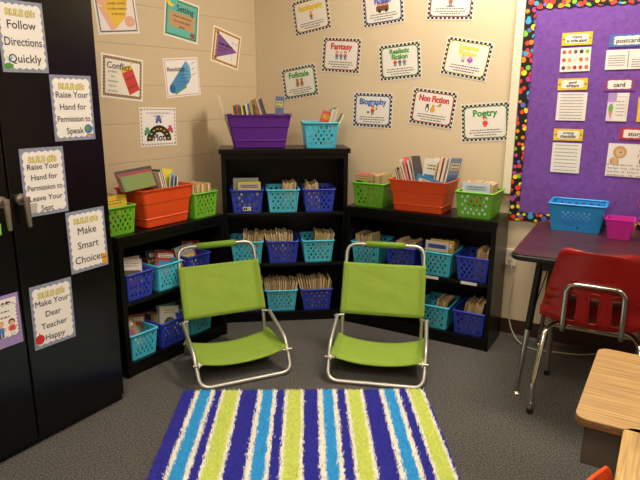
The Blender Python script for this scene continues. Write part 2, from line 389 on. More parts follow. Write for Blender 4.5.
G([(448, 35.7), (495, 43), (485, 82), (440, 73.7)], ['Science', 'Fiction'], '#e6dc1e', p_alien, 'checker-edged poster with yellow title Science Fiction tilted clockwise', rn)
G([(354.3, 91.9), (393.5, 93.5), (391.9, 128.7), (352.3, 126.6)], ['Biography'], '#2e6cc0', p_bio, 'checker-edged poster with blue title Biography', rn)
G([(413.9, 87), (458.8, 92.5), (451.8, 129.5), (408.4, 123)], ['Non Fiction'], '#d0323a', p_birds, 'checker-edged poster with red title Non Fiction and two birds', rn)
G([(461, 104.6), (510, 101.3), (510.6, 140), (461.4, 142.6)], ['Poetry'], '#338f3a', p_girl, 'checker-edged poster with green title Poetry beside the purple bulletin board', rn)

# story-element posters on the block wall ---------------------------
GRP = 'story element posters on the block wall'
def element(corners, label):
    cx, cz, w, h, a = quad_on(corners, CORNER, nL, uL)
    o = sheet('story_poster', CORNER, uL, nL, cx, cz, w, h, a); tag(o, label, 'poster', GRP); return o, w, h
def border(o, w, h, c1, c2, e=.010, t=.016, cell=.016):
    b = MB(); W, H = w/2-e, h/2-e; z = .0005
    rect(b, -W, W, -H, H, paint(c1), z)
    nx = int(2*W/cell); ny = int(2*H/cell)
    for i in range(nx):
        x = -W+(i+.25)*2*W/nx
        for yy in (H-t, -H): rect(b, x, x+W/nx, yy+t*.2, yy+t*.8, paint(c2), z+.0002)
    for j in range(ny):
        y = -H+(j+.25)*2*H/ny
        for xx in (W-t, -W): rect(b, xx+t*.2, xx+t*.8, y, y+H/ny, paint(c2), z+.0002)
    child(b, 'border', o)
    return W-t, H-t
def inner(o, W, H, c): b = MB(); rect(b, -W, W, -H, H, paint(c), .0009); child(b, 'inner_panel', o)
SK = '#e0a890'
o, w, h = element([(93.5, -9), (133, -12), (139, 32), (97, 36)], 'poster of a yellow diamond framed by pencils, topmost at left beside black cabinet')
W, H = border(o, w, h, '#3a4560', '#6a7080', t=.007); inner(o, W, H, '#e6dcd8')
b = MB(); poly(b, [(-w*.28, h*.36), (w*.30, h*.28), (w*.2, -h*.12), (-w*.08, -h*.38), (-w*.36, h*.0)], paint('#e3bb30'), .0013)
poly(b, [(-w*.42, h*.12), (-w*.3, h*.12), (-w*.08, -h*.38), (-w*.2, -h*.42)], paint(SK), .0016); disc(b, w*.29, -h*.22, w*.13, h*.13, paint(SK), .0016); disc(b, -w*.33, h*.25, w*.11, h*.11, paint(SK), .0017); child(b, 'picture', o)
b = MB(); put_text(b, 'Characters', w*.03, h*.34, h*.10, BLK, .002, w*.6, .0006)
for k, t in enumerate(['people, animals,', 'or other creatures', 'in the story']): put_text(b, t, w*.03, h*(.2-.12*k), h*.06, BLK, .002, w*.46)
child(b, 'lettering', o)
o, w, h = element([(100.3, 52), (143.4, 60.4), (142, 101.6), (101.5, 97)], 'poster titled Conflict with a red firecracker picture')
W, H = border(o, w, h, '#5d4630', '#c9a070', t=.013); inner(o, W, H, '#e9e2d6')
b = MB(); T = [(-.02, .10), (.23, .25), (.42, -.22), (.17, -.38)]; poly(b, [(x*w, y*h) for x, y in T], paint('#c8372c'), .0013)
poly(b, [(-.02*w, .1*h), (.23*w, .25*h), (.18*w, .34*h), (-.06*w, .2*h)], paint('#dcb93a'), .0014)
for k in (.3, .7): poly(b, [((-.02+.19*k)*w, (.10-.48*k)*h), ((.23+.19*k)*w, (.25-.47*k)*h), ((.235+.19*k)*w, (.235-.47*k)*h), ((-.015+.19*k)*w, (.085-.48*k)*h)], BLK, .0016)
disc(b, w*.2, h*.38, w*.03, h*.03, paint('#e8c030'), .0016); child(b, 'picture', o)
b = MB(); put_text(b, 'Conflict', -w*.1, h*.26, h*.15, BLK, .002, w*.6, .0006)
for k, t in enumerate(['problem', 'the', 'characters', 'face in', 'the story']): put_text(b, t, -w*.24, h*(.12-.11*k), h*.055, BLK, .002, w*.24)
child(b, 'lettering', o)
o, w, h = element([(165, -6), (199.4, 6), (197, 44.7), (163.4, 34.4)], 'teal poster titled Setting with moon and parchment scroll')
W, H = border(o, w, h, '#3d8a5c', '#2f7a4e', t=.010); inner(o, W, H, '#5cb3a8')
b = MB(); poly(b, [(-w*.38, h*.15), (w*.38, h*.15), (w*.36, -h*.25), (-w*.36, -h*.22)], paint('#bd9466'), .0013)
disc(b, -w*.34, h*.38, w*.13, h*.13, paint('#e8cf3c'), .0014); disc(b, -w*.27, h*.42, w*.11, h*.11, paint('#5cb3a8'), .0016)
poly(b, [(w*(.33+.11*math.cos(R(k*36))*(1 if k % 2 else .5)), h*(-.33+.11*math.sin(R(k*36))*(1 if k % 2 else .5))) for k in range(10)], paint('#8a4a2c'), .0016); child(b, 'picture', o)
b = MB(); put_text(b, 'Setting', w*.08, h*.27, h*.16, BLK, .002, w*.6, .0006)
for k, t in enumerate(['when and where', 'the story takes', 'place']): put_text(b, t, 0, h*(.06-.12*k), h*.07, BLK, .002, w*.6)
child(b, 'lettering', o)
o, w, h = element([(213.8, 24.4), (241, 37.5), (238, 70.8), (210, 60.4)], 'poster with purple pennant and yellow rope border')
W, H = border(o, w, h, '#c8982c', '#7a5a24', t=.014); inner(o, W, H, '#e6dfd8')
b = MB(); poly(b, [(-W*.8, H*.9), (W*.95, -H*.02), (-W*.8, -H*.9)], paint('#7a4d92'), .0013); rect(b, -W*.92, -W*.8, -H, H, paint('#b06a4a'), .0014)
for y in (.9, -.9): disc(b, -W*.86, H*y, W*.12, H*.1, paint('#8a3a2c'), .0016)
rect(b, W*.52, W*.54, -H*.8, -H*.2, BLK, .0015)
for q in (.5, .8): disc(b, W*q, H*.55, W*.10, H*.12, paint('#c9c4c0'), .0015)
child(b, 'picture', o)
b = MB(); scribble(b, -W*.1, H*.18, W*1.2, .010, BLK, .002, rn); scribble(b, -W*.3, -H*.08, W*.8, .004, BLK, .002, rn); scribble(b, -W*.35, -H*.28, W*.6, .004, BLK, .002, rn); child(b, 'lettering', o)
o, w, h = element([(162.5, 58.4), (197, 57), (201, 94.7), (166.6, 98.4)], 'poster with blue megaphone picture and thin red border')
W, H = border(o, w, h, '#a84a5a', '#e6dfdc', t=.004, e=.008); inner(o, W, H, '#e8e4e2')
b = MB(); poly(b, [(-W*.85, -H*.45), (-W*.75, -H*.80), (-W*.5, -H*.95), (W*.35, -H*.35), (W*.55, 0), (W*.52, H*.6), (W*.3, H*.95)], paint('#3f86b8'), .0013)
poly(b, [(W*.3, H*.95), (W*.52, H*.6), (W*.55, 0), (W*.35, -H*.35), (W*.12, 0), (W*.1, H*.5)], paint('#5fa0cc'), .0015)
disc(b, -W*.7, -H*.62, W*.18, H*.26, paint('#1f5f94'), .0016); poly(b, [(-W*.55, -H*.98), (W*.2, -H*.6), (W*.2, -H*.48), (-W*.52, -H*.82)], paint('#4a9a5a'), .0017)
for k in range(3): poly(b, [(W*.62, H*(.1+.3*k)), (W*.88, H*(.18+.34*k)), (W*.88, H*(.2+.34*k)), (W*.62, H*(.13+.3*k))], BLK, .0015)
child(b, 'picture', o)
b = MB(); put_text(b, 'Resolution', -W*.35, H*.5, h*.11, BLK, .002, W*1.1, .0005)
for k in range(4): scribble(b, W*.12, H*(.35-.2*k), W*.6, .003, BLK, .002, rn)
child(b, 'lettering', o)
o, w, h = element([(139, 107.8), (175.3, 107), (176.6, 145), (140.6, 147)], 'poster titled Plot with black road arch and three cars')
W, H = border(o, w, h, '#e6dfdc', '#8a3a44', t=.010, e=.006, cell=.020); inner(o, W, H, '#ece8e6')
b = MB(); k1 = [(math.cos(R(t)), math.sin(R(t))) for t in range(0, 181, 12)]
poly(b, [(W*.78*x, -H*.85+H*.95*y) for x, y in k1]+[(W*.42*x, -H*.85+H*.52*y) for x, y in k1[::-1]], BLK, .0013)
for t in range(12, 178, 22):
    x, y = math.cos(R(t)), math.sin(R(t)); disc(b, W*.6*x, -H*.85+H*.73*y, W*.07, H*.04, paint('#dfc02c'), .0016)
for (x, y, c) in ((-.72, -.3, '#4a9a6a'), (.72, -.2, '#c04a50'), (.0, .42, '#5468b8')):
    rect(b, (x-.17)*W, (x+.17)*W, (y-.1)*H, (y+.12)*H, paint(c), .0018); rect(b, (x-.1)*W, (x+.1)*W, (y+.12)*H, (y+.28)*H, paint(c), .0018)
    for q in (-.12, .12): disc(b, (x+q)*W, (y-.13)*H, W*.06, H*.07, BLK, .0019)
child(b, 'picture', o)
b = MB(); put_text(b, 'all of the action that takes place', 0, H*.85, h*.045, BLK, .002, W*1.85); put_text(b, 'during a story', 0, H*.66, h*.045, BLK, .002, W*1.2)
put_text(b, 'Plot', 0, -H*.62, h*.19, BLK, .0024, W*.72, .0012); child(b, 'lettering', o)

# ---------------------------------------------------------------- bulletin board on the right wall
def on_right(x, y): p = hit(x, y, CORNER, nR); return ((p-CORNER).dot(uR), p.z)
bx0 = on_right(509, 219)[0]; bz0 = on_right(535, 221.4)[1]; bz1 = on_right(545, -1.5)[1]; bx1 = bx0+1.9
print('board', bx0, bz0, bz1)
bb = empty('bulletin_board', CORNER+uR*((bx0+bx1)/2)+Z3*bz0); tag(bb, 'purple fabric bulletin board with black polka dot border behind the table', 'bulletin board')
bb.matrix_world = frame(CORNER+uR*bx0+Z3*bz0, uR, Z3, nR)
BW, BH = bx1-bx0, bz1-bz0
b = MB(); b.box(.012, BW-.012, .01, BH-.01, 0, .010, M['purplefab']); b.build('fabric_panel', bb)
def scallop_strip(L, d, per=.047):
    n = int(L/per); pts = [(0, 0)] + [(L, 0)]
    top = []
    for i in range(n, 0, -1):
        for k in range(5): t = k/4; top.append(((i-t)*L/n, d-.009+.009*math.sin(math.pi*t)))
    return pts + top
def border_strip(T, L, d, tg):
    b = MB(); P = scallop_strip(L, d); N = len(P)
    b.add([T @ Vector((x, y, 0)) for x, y in P]+[T @ Vector((x, y, .002)) for x, y in P], [tuple(range(N))[::-1], tuple(range(N, 2*N))]+[(i, (i+1) % N, N+(i+1) % N, N+i) for i in range(N)], M['dots'])
    o = b.build('border_strip', bb); uv = o.data.uv_layers.new(name='UVMap')
    for lp in o.data.loops: c = o.data.vertices[lp.vertex_index].co; uv.data[lp.index].uv = (c.x, c.y)
border_strip(Matrix.Translation((0, 0, .0102)), BW, .052, 'b')
border_strip(Matrix.Translation((0, BH, .0125)) @ Matrix.Scale(-1, 4, (0, 1, 0)), BW, .052, 't')
border_strip(Matrix.Translation((0, 0, .0148)) @ Matrix(((0, 1, 0, 0), (1, 0, 0, 0), (0, 0, 1, 0), (0, 0, 0, 1))), BH, .055, 'l')
border_strip(Matrix.Translation((BW, 0, .0148)) @ Matrix(((0, -1, 0, 0), (1, 0, 0, 0), (0, 0, 1, 0), (0, 0, 0, 1))), BH, .055, 'r')
# ivory raceway left of the board
sx, sz = on_right(508.2, 193.5); sw = .044
b = MB(); b.box(0, sw, 0, HC-sz, 0, .022, M['white_plastic']); o = b.build('cable_raceway', bevel=.003)
o.matrix_world = frame(CORNER+uR*(bx0-sw-.002)+Z3*sz+nR*.0005, uR, Z3, nR); tag(o, 'tall ivory cable raceway running down the left edge of the purple board', 'raceway')
# cards
PB = CORNER + nR*.0118
def card(corners, bg, label, kind, text=None, rows=0, cols=0, extra=None, inset='#efe9e0'):
    cx, cz, w, h, a = quad_on(corners, PB, nR, uR)
    o = sheet('header_card' if text else 'paper_sheet', PB, uR, nR, cx, cz, w, h, a, paint(bg) if bg else None)
    tag(o, label, 'card' if text else 'paper', 'cards pinned on the purple board')
    z = .0006
    if text:
        b = MB(); n = 24; pts = []
        for k in range(n*2):
            t = 2*math.pi*k/(n*2); c, s_ = math.cos(t), math.sin(t)
            q = 1/max(abs(c), abs(s_)); rr = 1+.05*math.cos(t*12)
            pts.append((w*.37*c*q*rr, h*.34*s_*q*rr))
        poly(b, pts, paint(inset), z); rect(b, -w*.47, -w*.40, -h*.05, h*.05, paint('#7a6a3a'), z); rect(b, w*.40, w*.47, -h*.05, h*.05, paint('#7a6a3a'), z); child(b, 'name_plate', o)
        b = MB()
        if len(text) == 1: put_text(b, text[0], 0, 0, h*.36, BLK, z+.0006, w*.62, .0006)
        else: put_text(b, text[0], 0, h*.17, h*.22, BLK, z+.0006, w*.5, .0004); put_text(b, text[1], 0, -h*.12, h*.26, BLK, z+.0006, w*.66, .0006)
        child(b, 'lettering', o)
    if rows:
        b = MB()
        for k in range(rows): scribble(b, 0, h*(.42-.84*k/(rows-1 if rows > 1 else 1)), w*.78, .0030, paint('#77707a'), z, rn)
        child(b, 'lettering', o)
    if extra: b = MB(); extra(b, w, h, z); child(b, 'picture', o)
    return o
def x_topics(b, w, h, z):
    cs = ['#b85a44', '#c8803c', '#8a4a5a', '#3a3a4a', '#7ab83a', '#c84a3a', '#d0a050', '#d8d0c8', '#d86a2c', '#d09080', '#7a3a2c', '#d8a060', '#b02a2a', '#c84050', '#c86a5a']
    for i in range(15): disc(b, (-.38+.19*(i % 5))*w, (.33-.33*(i//5))*h, w*.065, h*.085, paint(cs[i]), z)
def x_post(b, w, h, z):
    rect(b, -.002, .002, -h*.4, h*.45, paint('#8a8488'), z); rect(b, w*.36, w*.46, h*.25, h*.44, paint('#d8a84a'), z)
    for k in range(5): scribble(b, -w*.25, h*(.2-.12*k), w*.38, .003, paint('#77707a'), z, rn)
    for k in range(4): scribble(b, w*.25, h*(-.02-.12*k), w*.34, .003, paint('#77707a'), z, rn)
def x_cone(b, w, h, z):
    rect(b, -w*.5, -w*.08, h*.18, h*.5, paint('#b090c8'), z); rect(b, -w*.5, -w*.2, -h*.5, h*.18, paint('#d8cce0'), z)
    poly(b, [(-w*.42, -h*.12), (-w*.2, -h*.12), (-w*.3, -h*.42)], paint('#c89858'), z+.0002); disc(b, -w*.31, -h*.04, w*.12, h*.12, paint('#6ab04a'), z+.0003); disc(b, -w*.31, h*.08, w*.035, h*.03, paint('#8a2a2a'), z+.0004)
    rect(b, -w*.18, w*.42, h*.36, h*.37, paint('#a070a8'), z); rect(b, w*.41, w*.42, -h*.36, h*.37, paint('#a070a8'), z)
    for k in range(5): scribble(b, w*.14, h*(.2-.12*k), w*.4, .003, paint('#77707a'), z, rn)
def x_lion(b, w, h, z):
    x = -w*.26; disc(b, x, h*.24, h*.19, h*.19, paint('#c8a070'), z); disc(b, x, h*.22, h*.12, h*.12, paint('#dcb888'), z+.0002)
    disc(b, x-h*.14, -h*.02, h*.13, h*.11, paint('#dcb888'), z); rect(b, x-h*.24, x-h*.17, -h*.14, 0, paint('#dcb888'), z); rect(b, x-h*.06, x, -h*.14, 0, paint('#dcb888'), z)
    disc(b, x+.004, h*.24, .004, .004, BLK, z+.0004); person_pic(b, w*.18, h*.15, h*.55, '#f0e8e0', '#2a2024')
def x_storytext(b, w, h, z):
    for k, t in enumerate(['I went on a', 'trip to the zoo', 'saw a lion and', 'zebra. It was f']): put_text(b, t, -w*.02, h*(-.14-.105*k), h*.055, paint('#5a545a'), z, None, wide=w*.9)
card([(562, 32.5), (593, 32), (592, 45), (562, 45.3)], '#e3c321', 'yellow header card reading topics, topmost on the purple board', 'h', ['topics', 'to write about'])
card([(561, 48.4), (591.5, 46.8), (589.6, 71), (559.7, 72)], None, 'white sheet of fifteen small pictures under the yellow topics card', 's', extra=x_topics)
card([(558, 78.8), (588.3, 77.8), (587, 90), (557.7, 90)], '#e3c321', 'yellow header card reading good writers', 'h', ['good', 'writers'])
card([(558, 92.2), (587.5, 92.6), (585, 121), (555.4, 120)], None, 'white list sheet under the good writers card', 's', rows=9)
card([(554.3, 128.6), (583.6, 129.2), (582.4, 141), (553, 140.2)], '#e3c321', 'yellow header card reading writing checklist', 'h', ['writing', 'checklist'])
card([(552.8, 142.3), (582, 143.6), (578.6, 173.5), (550.2, 171.6)], None, 'white list sheet under the writing checklist card', 's', rows=8)
card([(610, 34.5), (648, 33), (647, 46.3), (609, 46.8)], '#4a6cb8', 'blue header card reading postcard', 'h', ['postcard'])
card([(606.6, 49.8), (652, 48.8), (651, 69), (604.7, 69.3)], None, 'white divided postcard sheet under the blue header card', 's', extra=x_post)
card([(604.5, 78.4), (636, 78), (635, 90.8), (603.2, 90.8)], '#8a3c8c', 'magenta header card reading card', 'h', ['card'])
card([(608.5, 92.6), (630, 93), (626, 121.5), (605.6, 121)], None, 'greeting card sheet with green ice cream cone', 's', extra=x_cone)
card([(638.6, 96.5), (668, 97), (666, 122), (636.5, 121.6)], '#e3c321', 'yellow sheet cut by the right edge of the photo', 's', rows=5)
card([(620.3, 127.3), (652, 128.6), (651, 141), (618.6, 138.8)], '#b8324c', 'red header card reading story', 'h', ['story'])
o = card([(608.8, 142.4), (660, 146), (657, 180), (605, 174.6)], None, 'white handwritten story sheet with a lion drawing', 's', extra=x_lion)
b = MB(); x_storytext(b, *(lambda d: (d.x, d.y))(o.dimensions), .0008); child(b, 'lettering', o)

# ---------------------------------------------------------------- black storage cabinet
cabP = at_z(126, 400); AC = R(31.8); uC = Vector((math.sin(AC), math.cos(AC), 0)); nC = uC.cross(Z3)
CW, CH, CD = .914, 1.83, .36
cab = empty('storage_cabinet'); cab.matrix_world = frame(cabP-nC*.022, uC, -nC, Z3)     # x toward corner, y into cabinet
tag(cab, 'tall glossy black metal storage cabinet with rule posters on its doors', 'cabinet')
b = MB(); b.box(-CW, 0, 0, CD, 0, CH, M['black_metal']); b.build('body', cab, bevel=.003)
def seamx(x, y): return (hit(x, y, cabP, nC)-cabP).dot(uC)
print('seam', seamx(15, 235), seamx(37, 434), seamx(27, 340))
SX = (seamx(15, 235)+seamx(37, 434)+seamx(27, 340))/3
for (x0, x1, hx) in ((SX+.003, -.006, SX+.042), (-CW+.006, SX-.003, SX-.034)):
    b = MB(); b.box(x0, x1, -.022, -.001, .035, CH-.02, M['black_metal']); dr = b.build('door', cab, bevel=.004)
    b = MB()
    b.cyl((hx, -.022, 1.0), (hx, -.032, 1.0), .021, M['steel'], 24); b.cyl((hx, -.03, 1.0), (hx, -.058, 1.0), .013, M['steel'], 20)
    pth = fillet([(hx, -.056, 1.012), (hx, -.060, .985), (hx+.004, -.058, .90)], .02)
    b.tube(pth, [.013]*2+[.011]*(len(pth)-3)+[.0075], M['steel'], 12)
    b.build('handle', dr)
b = MB(); b.box(-CW+.02, -.02, .012, .02, .0, .03, M['black_metal']); b.build('toe_kick', cab)
print('handle z', hit(19, 190, cabP, nC), hit(23, 222, cabP, nC))
def cloud(w, h, n1=6, n2=8, amp=.006):
    pts = []
    def run(p, q, n):
        for i in range(n):
            for k in range(5):
                t = (i+k/5)/n; x = p[0]+(q[0]-p[0])*t; y = p[1]+(q[1]-p[1])*t
                d = math.hypot(q[0]-p[0], q[1]-p[1]); nx, ny = (q[1]-p[1])/d, -(q[0]-p[0])/d
                a = amp*math.sin(math.pi*k/5); pts.append((x+nx*a, y+ny*a))
    run((-w/2, -h/2), (w/2, -h/2), n1); run((w/2, -h/2), (w/2, h/2), n2); run((w/2, h/2), (-w/2, h/2), n1); run((-w/2, h/2), (-w/2, -h/2), n2)
    return pts
def rule(corners, num, lines, label, pic):
    cx, cz, w, h, a = quad_on(corners, cabP, nC, uC)
    o = sheet('rule_poster', cabP, uC, nC, cx, cz, w, h, a, M['chev']); tag(o, label, 'poster', 'class rule posters on the black cabinet')
    b = MB(); poly(b, cloud(w*.84, h*.86), paint('#ebe6e2'), .0006); child(b, 'cloud_panel', o)
    b = MB(); put_text(b, 'RULE #%d:' % num, 0, h*.335, h*.085, paint('#8f7a2a'), .0011, w*.62, .0024); put_text(b, 'RULE #%d:' % num, 0, h*.335, h*.085, paint('#e9dc8a'), .0016, w*.62, .0008); child(b, 'title', o)
    b = MB(); n = len(lines); st = {3: .235, 4: .185, 5: .155}[n]; hh = {3: .12, 4: .095, 5: .085}[n]
    for k, t in enumerate(lines): put_text(b, t, 0, h*({3: .17, 4: .21, 5: .23}[n]-st*k), h*hh, BLK, .0012, w*.80, .0003)
    child(b, 'lettering', o); b = MB(); pic(b, w, h); child(b, 'picture', o)
rule([(-4, 0), (42, 1.5), (48, 73), (1, 72)], 1, ['Follow', 'Directions', 'Quickly'], 'class poster reading Rule 1 Follow Directions Quickly', lambda b, w, h: (disc(b, -w*.37, -h*.41, w*.1, h*.04, paint('#4d8a3a'), .0013), poly(b, [(-w*.42, -h*.25), (-w*.36, -h*.32), (-w*.26, -h*.27), (-w*.34, -h*.37)], paint('#3a8ab8'), .0014)))
rule([(48.8, 74.5), (90, 76), (95.4, 139), (55, 141.5)], 2, ['Raise Your', 'Hand for', 'Permission to', 'Speak'], 'class poster reading Rule 2 Raise Your Hand for Permission to Speak', lambda b, w, h: (disc(b, w*.33, -h*.33, w*.1, w*.1, paint('#3a6ab0'), .0013), disc(b, w*.31, -h*.32, w*.05, w*.06, paint('#5a9a4a'), .0014), rect(b, w*.28, w*.42, -h*.44, -h*.41, paint('#c8802c'), .0014)))
rule([(18.4, 149.3), (62.3, 145.8), (68.5, 210.8), (25.7, 218)], 3, ['Raise Your', 'Hand for', 'Permission to', 'Leave Your', 'Seat'], 'class poster reading Rule 3 Raise Your Hand for Permission to Leave Your Seat', lambda b, w, h: (poly(b, [(-w*.42, -h*.3), (-w*.22, -h*.3), (-w*.25, -h*.45), (-w*.4, -h*.45)], paint('#b9b3ae'), .0013)))
rule([(65, 213), (103, 206), (108.4, 264), (71.5, 274.7)], 4, ['Make', 'Smart', 'Choices'], 'class poster reading Rule 4 Make Smart Choices', lambda b, w, h: (rect(b, w*.33, w*.48, -h*.46, -h*.29, paint('#d89a2c'), .0013), rect(b, w*.35, w*.46, -h*.36, -h*.34, paint('#7a3a1c'), .0014)))
rule([(28.5, 287.7), (70.2, 277), (76, 335.7), (35.2, 351)], 5, ['Make Your', 'Dear', 'Teacher', 'Happy'], 'class poster reading Rule 5 Make Your Dear Teacher Happy with an apple', lambda b, w, h: (disc(b, -w*.37, -h*.35, w*.11, w*.11, paint('#c0282c'), .0013), rect(b, -w*.38, -w*.36, -h*.29, -h*.24, paint('#4a7a2c'), .0014)))
cx, cz, w, h, a = quad_on([(-28, 304), (16.8, 292.3), (23.8, 340.6), (-20, 357)], cabP, nC, uC)
o = sheet('lavender_poster', cabP, uC, nC, cx, cz, w, h, a, mat('lavender_dots', '#9a84bc', .5, noise=.2, nscale=160)); tag(o, 'lavender-edged poster with two cartoon children on the left cabinet door', 'poster')
b = MB(); rect(b, -w*.44, w*.44, h*.27, h*.43, paint('#ebe6e2'), .0006); poly(b, cloud(w*.80, h*.60), BLK, .0006); poly(b, cloud(w*.78, h*.58), paint('#ebe6e2'), .0009); child(b, 'inner_panel', o)
b = MB(); person_pic(b, w*.28, -h*.15, h*.38, '#c84a4a', '#3a2018', '#d8d0c8'); person_pic(b, w*.02, -h*.15, h*.38, '#4a78c0', '#caa050'); child(b, 'picture', o)
b = MB(); scribble(b, 0, h*.35, w*.6, .006, BLK, .0012, rn); scribble(b, 0, h*.19, w*.5, .004, BLK, .0014, rn); scribble(b, 0, h*.08, w*.5, .004, BLK, .0014, rn); child(b, 'lettering', o)
cx, cz, w, h, a = quad_on([(-30, 226), (.0, 225), (2.2, 236), (-28, 238)], cabP, nC, uC)
o = sheet('green_card', cabP, uC, nC, cx, cz, w, h, a, paint('#7fbf3a')); tag(o, 'bright green card at the left edge of the photo beside cabinet handles', 'card')

# ---------------------------------------------------------------- bookcases
def bookcase(name, P, rz, W, Dp, H, shelves, label, top_over=0.0):
    t = empty(name, P, rz); tag(t, label, 'bookcase')
    T = .018; m = M['black_wood']; e = top_over
    b = MB(); b.box(-e, W+e, -e, Dp, H-.028, H, m); b.build('top_panel', t, bevel=.002)
    for x in (0, W-T-.008): b = MB(); b.box(x, x+T+.008, 0, Dp, 0, H-.028, m); b.build('side_panel', t, bevel=.0015)
    b = MB(); b.box(T+.008, W-T-.008, Dp-.006, Dp, .0, H-.028, m); b.build('back_panel', t)
    b = MB(); b.box(T+.008, W-T-.008, .004, .02, H-.06, H-.028, m); b.build('top_rail', t)
    for z in shelves:
        b = MB(); b.box(T+.008, W-T-.008, .004 if z > .1 else .002, Dp-.006, z-T, z, m); b.build('shelf', t, bevel=.0015)
    b = MB(); b.box(T+.008, W-T-.008, .006, .022, 0, shelves[0]-T, m); b.build('base_rail', t)
    return t
# centre
ZC = (.062, .375, .69); HCB = 1.07; rC = R(6.5)
PC = Vector((-.575, 3.405, 0))
bookcase('tall_bookcase', PC, rC, .745, .262, HCB, ZC, 'tall black three-shelf bookcase standing across the room corner', .012)
# right
ZR = (.07, .385); HR = .735; rR = R(-30.2)
fr = Vector((.925, 2.997, 0)); uRB = Vector((math.cos(rR), math.sin(rR), 0)); WR = .887; PRB = fr-uRB*WR
rb = bookcase('low_bookcase', PRB, rR, WR, .272, HR, ZR, 'low black two-shelf bookcase to the right of the tall one, along the cream wall', .006)
# left
ZLs = (.07, .385); HL = .722; rL = R(90-34.8)
uLB = Vector((math.cos(rL), math.sin(rL), 0)); p0 = at_z(117.3, 238.1, HL); p0.z = 0
WL = .705
bookcase('low_bookcase', p0, rL, WL, .25, HL, ZLs, 'low black two-shelf bookcase to the left of the tall one, along the block wall', .004)
print('RB wall', [(q-CORNER).dot(nR) for q in (fr, PRB)], 'LB wall', [(q-CORNER).dot(nL) for q in (p0, p0+uLB*WL)], 'CB', [(q-CORNER).dot(nR) for q in (PC+Vector((math.cos(rC),math.sin(rC),0))*.745,)], (PC-CORNER).dot(nL)); print('LB start', p0, 'end', p0+uLB*WL, 'RB left', PRB)
for (a_, c_) in (((424, 279), (438, 280.5)), ((460.5, 283), (476.5, 286))):
    q = []
    for x, y in (a_, c_): p = hit(x, y, PRB, uRB.cross(Z3)); q.append((p-PRB).dot(uRB))
    b = MB(); b.box(q[0], q[1], .0025, .004, .385-.017, .385-.001, M['paper']); b.build('shelf_label', rb)

# ---------------------------------------------------------------- baskets
def perforated(b, P00, P10, P01, P11, nx, ny, m, frac=.37, mx=.10, my0=.10, my1=.10, th=.003):
    """panel between four corners with staggered round holes, real thickness"""
    P00, P10, P01, P11 = [Vector(p) for p in (P00, P10, P01, P11)]
    nrm = (P10-P00).cross(P01-P00).normalized()*th
    def P(u, v): return (P00*(1-u)+P10*u)*(1-v)+(P01*(1-u)+P11*u)*v
    us = [0]+[mx+(1-2*mx)*i/nx for i in range(nx+1)]+[1]; vs = [0]+[my0+(1-my0-my1)*j/ny for j in range(ny+1)]+[1]
    V = []; Fc = []
    def v3(p): V.append(p); V.append(p+nrm); return len(V)-2
    def quad(a, c, d, e): Fc.append((a, c, d, e)); Fc.append((e+1, d+1, c+1, a+1))
    for i in range(nx+2):
        for j in range(ny+2):
            u0, u1, v0, v1 = us[i], us[i+1], vs[j], vs[j+1]
            if 1 <= i <= nx and 1 <= j <= ny and (i+j) % 2 == 0:
                cu, cv = (u0+u1)/2, (v0+v1)/2
                o8 = [(u0, v0), (cu, v0), (u1, v0), (u1, cv), (u1, v1), (cu, v1), (u0, v1), (u0, cv)]
                fu = (u1-u0)*frac*1.18; fv = (v1-v0)*frac*1.18
                i8 = [(cu+fu*math.cos(R(225+45*k)), cv+fv*math.sin(R(225+45*k))) for k in range(8)]
                oi = [v3(P(*q)) for q in o8]; ii = [v3(P(*q)) for q in i8]
                for k in range(8):
                    k2 = (k+1) % 8; quad(oi[k], oi[k2], ii[k2], ii[k]); Fc.append((ii[k], ii[k2], ii[k2]+1, ii[k]+1))
            else:
                q = [v3(P(*c)) for c in ((u0, v0), (u1, v0), (u1, v1), (u0, v1))]; quad(*q)
    b.add(V, Fc, m)
def basket_meshes(wt, wb, dt, db, h, m, nx=9, ny=5, nd=9, mxx=.10, mtop=.10):
    """body + rim; local x across, y back from the front-bottom centre"""
    b = MB(); y0 = (dt-db)/2; r = .012
    # solid floor and rounded corner posts
    cyc = dt/2; f = lambda w, d, z: rrect(w, d, r, z, 4, 0, cyc)
    b.loft([f(wb, db, 0), f(wb, db, .004)], m, False)
    c = [(sx, sy) for sx in (-1, 1) for sy in (-1, 1)]
    for sx, sy in c:
        q = [(sx*(wb/2-.004), cyc+sy*(db/2-.004), .002), (sx*(wt/2-.006), cyc+sy*(dt/2-.006), h-.004)]
        b.tube(q, .0062, m, 8)
    bl, br = -wb/2+.004, wb/2-.004; tl, tr = -wt/2+.006, wt/2-.006
    fy, by = cyc-db/2, cyc+db/2; fty, bty = cyc-dt/2+.002, cyc+dt/2-.002
    perforated(b, (bl, fy, .002), (br, fy, .002), (tl, fty, h-.003), (tr, fty, h-.003), nx, ny, m, mx=mxx, my1=mtop, th=-.0025)
    perforated(b, (bl, by, .002), (br, by, .002), (tl, bty, h-.003), (tr, bty, h-.003), nx, ny, m, th=.0025)
    perforated(b, (-wb/2, fy+.004, .002), (-wb/2, by-.004, .002), (-wt/2+.002, fty+.004, h-.003), (-wt/2+.002, bty-.004, h-.003), nd, ny, m, th=.0025)
    perforated(b, (wb/2, fy+.004, .002), (wb/2, by-.004, .002), (wt/2-.002, fty+.004, h-.003), (wt/2-.002, bty-.004, h-.003), nd, ny, m, th=-.0025)
    rim = MB(); rings = []
    for (dw, z) in ((-.004, h-.008), (.006, h-.009), (.009, h-.004), (.007, h), (-.001, h+.001), (-.005, h-.002)):
        rings.append(rrect(wt+2*dw-.004, dt+2*dw-.004, .016, z, 5, 0, cyc))
    rim.loft(rings, m, True, closed=True)
    return b, rim
_bk = {}
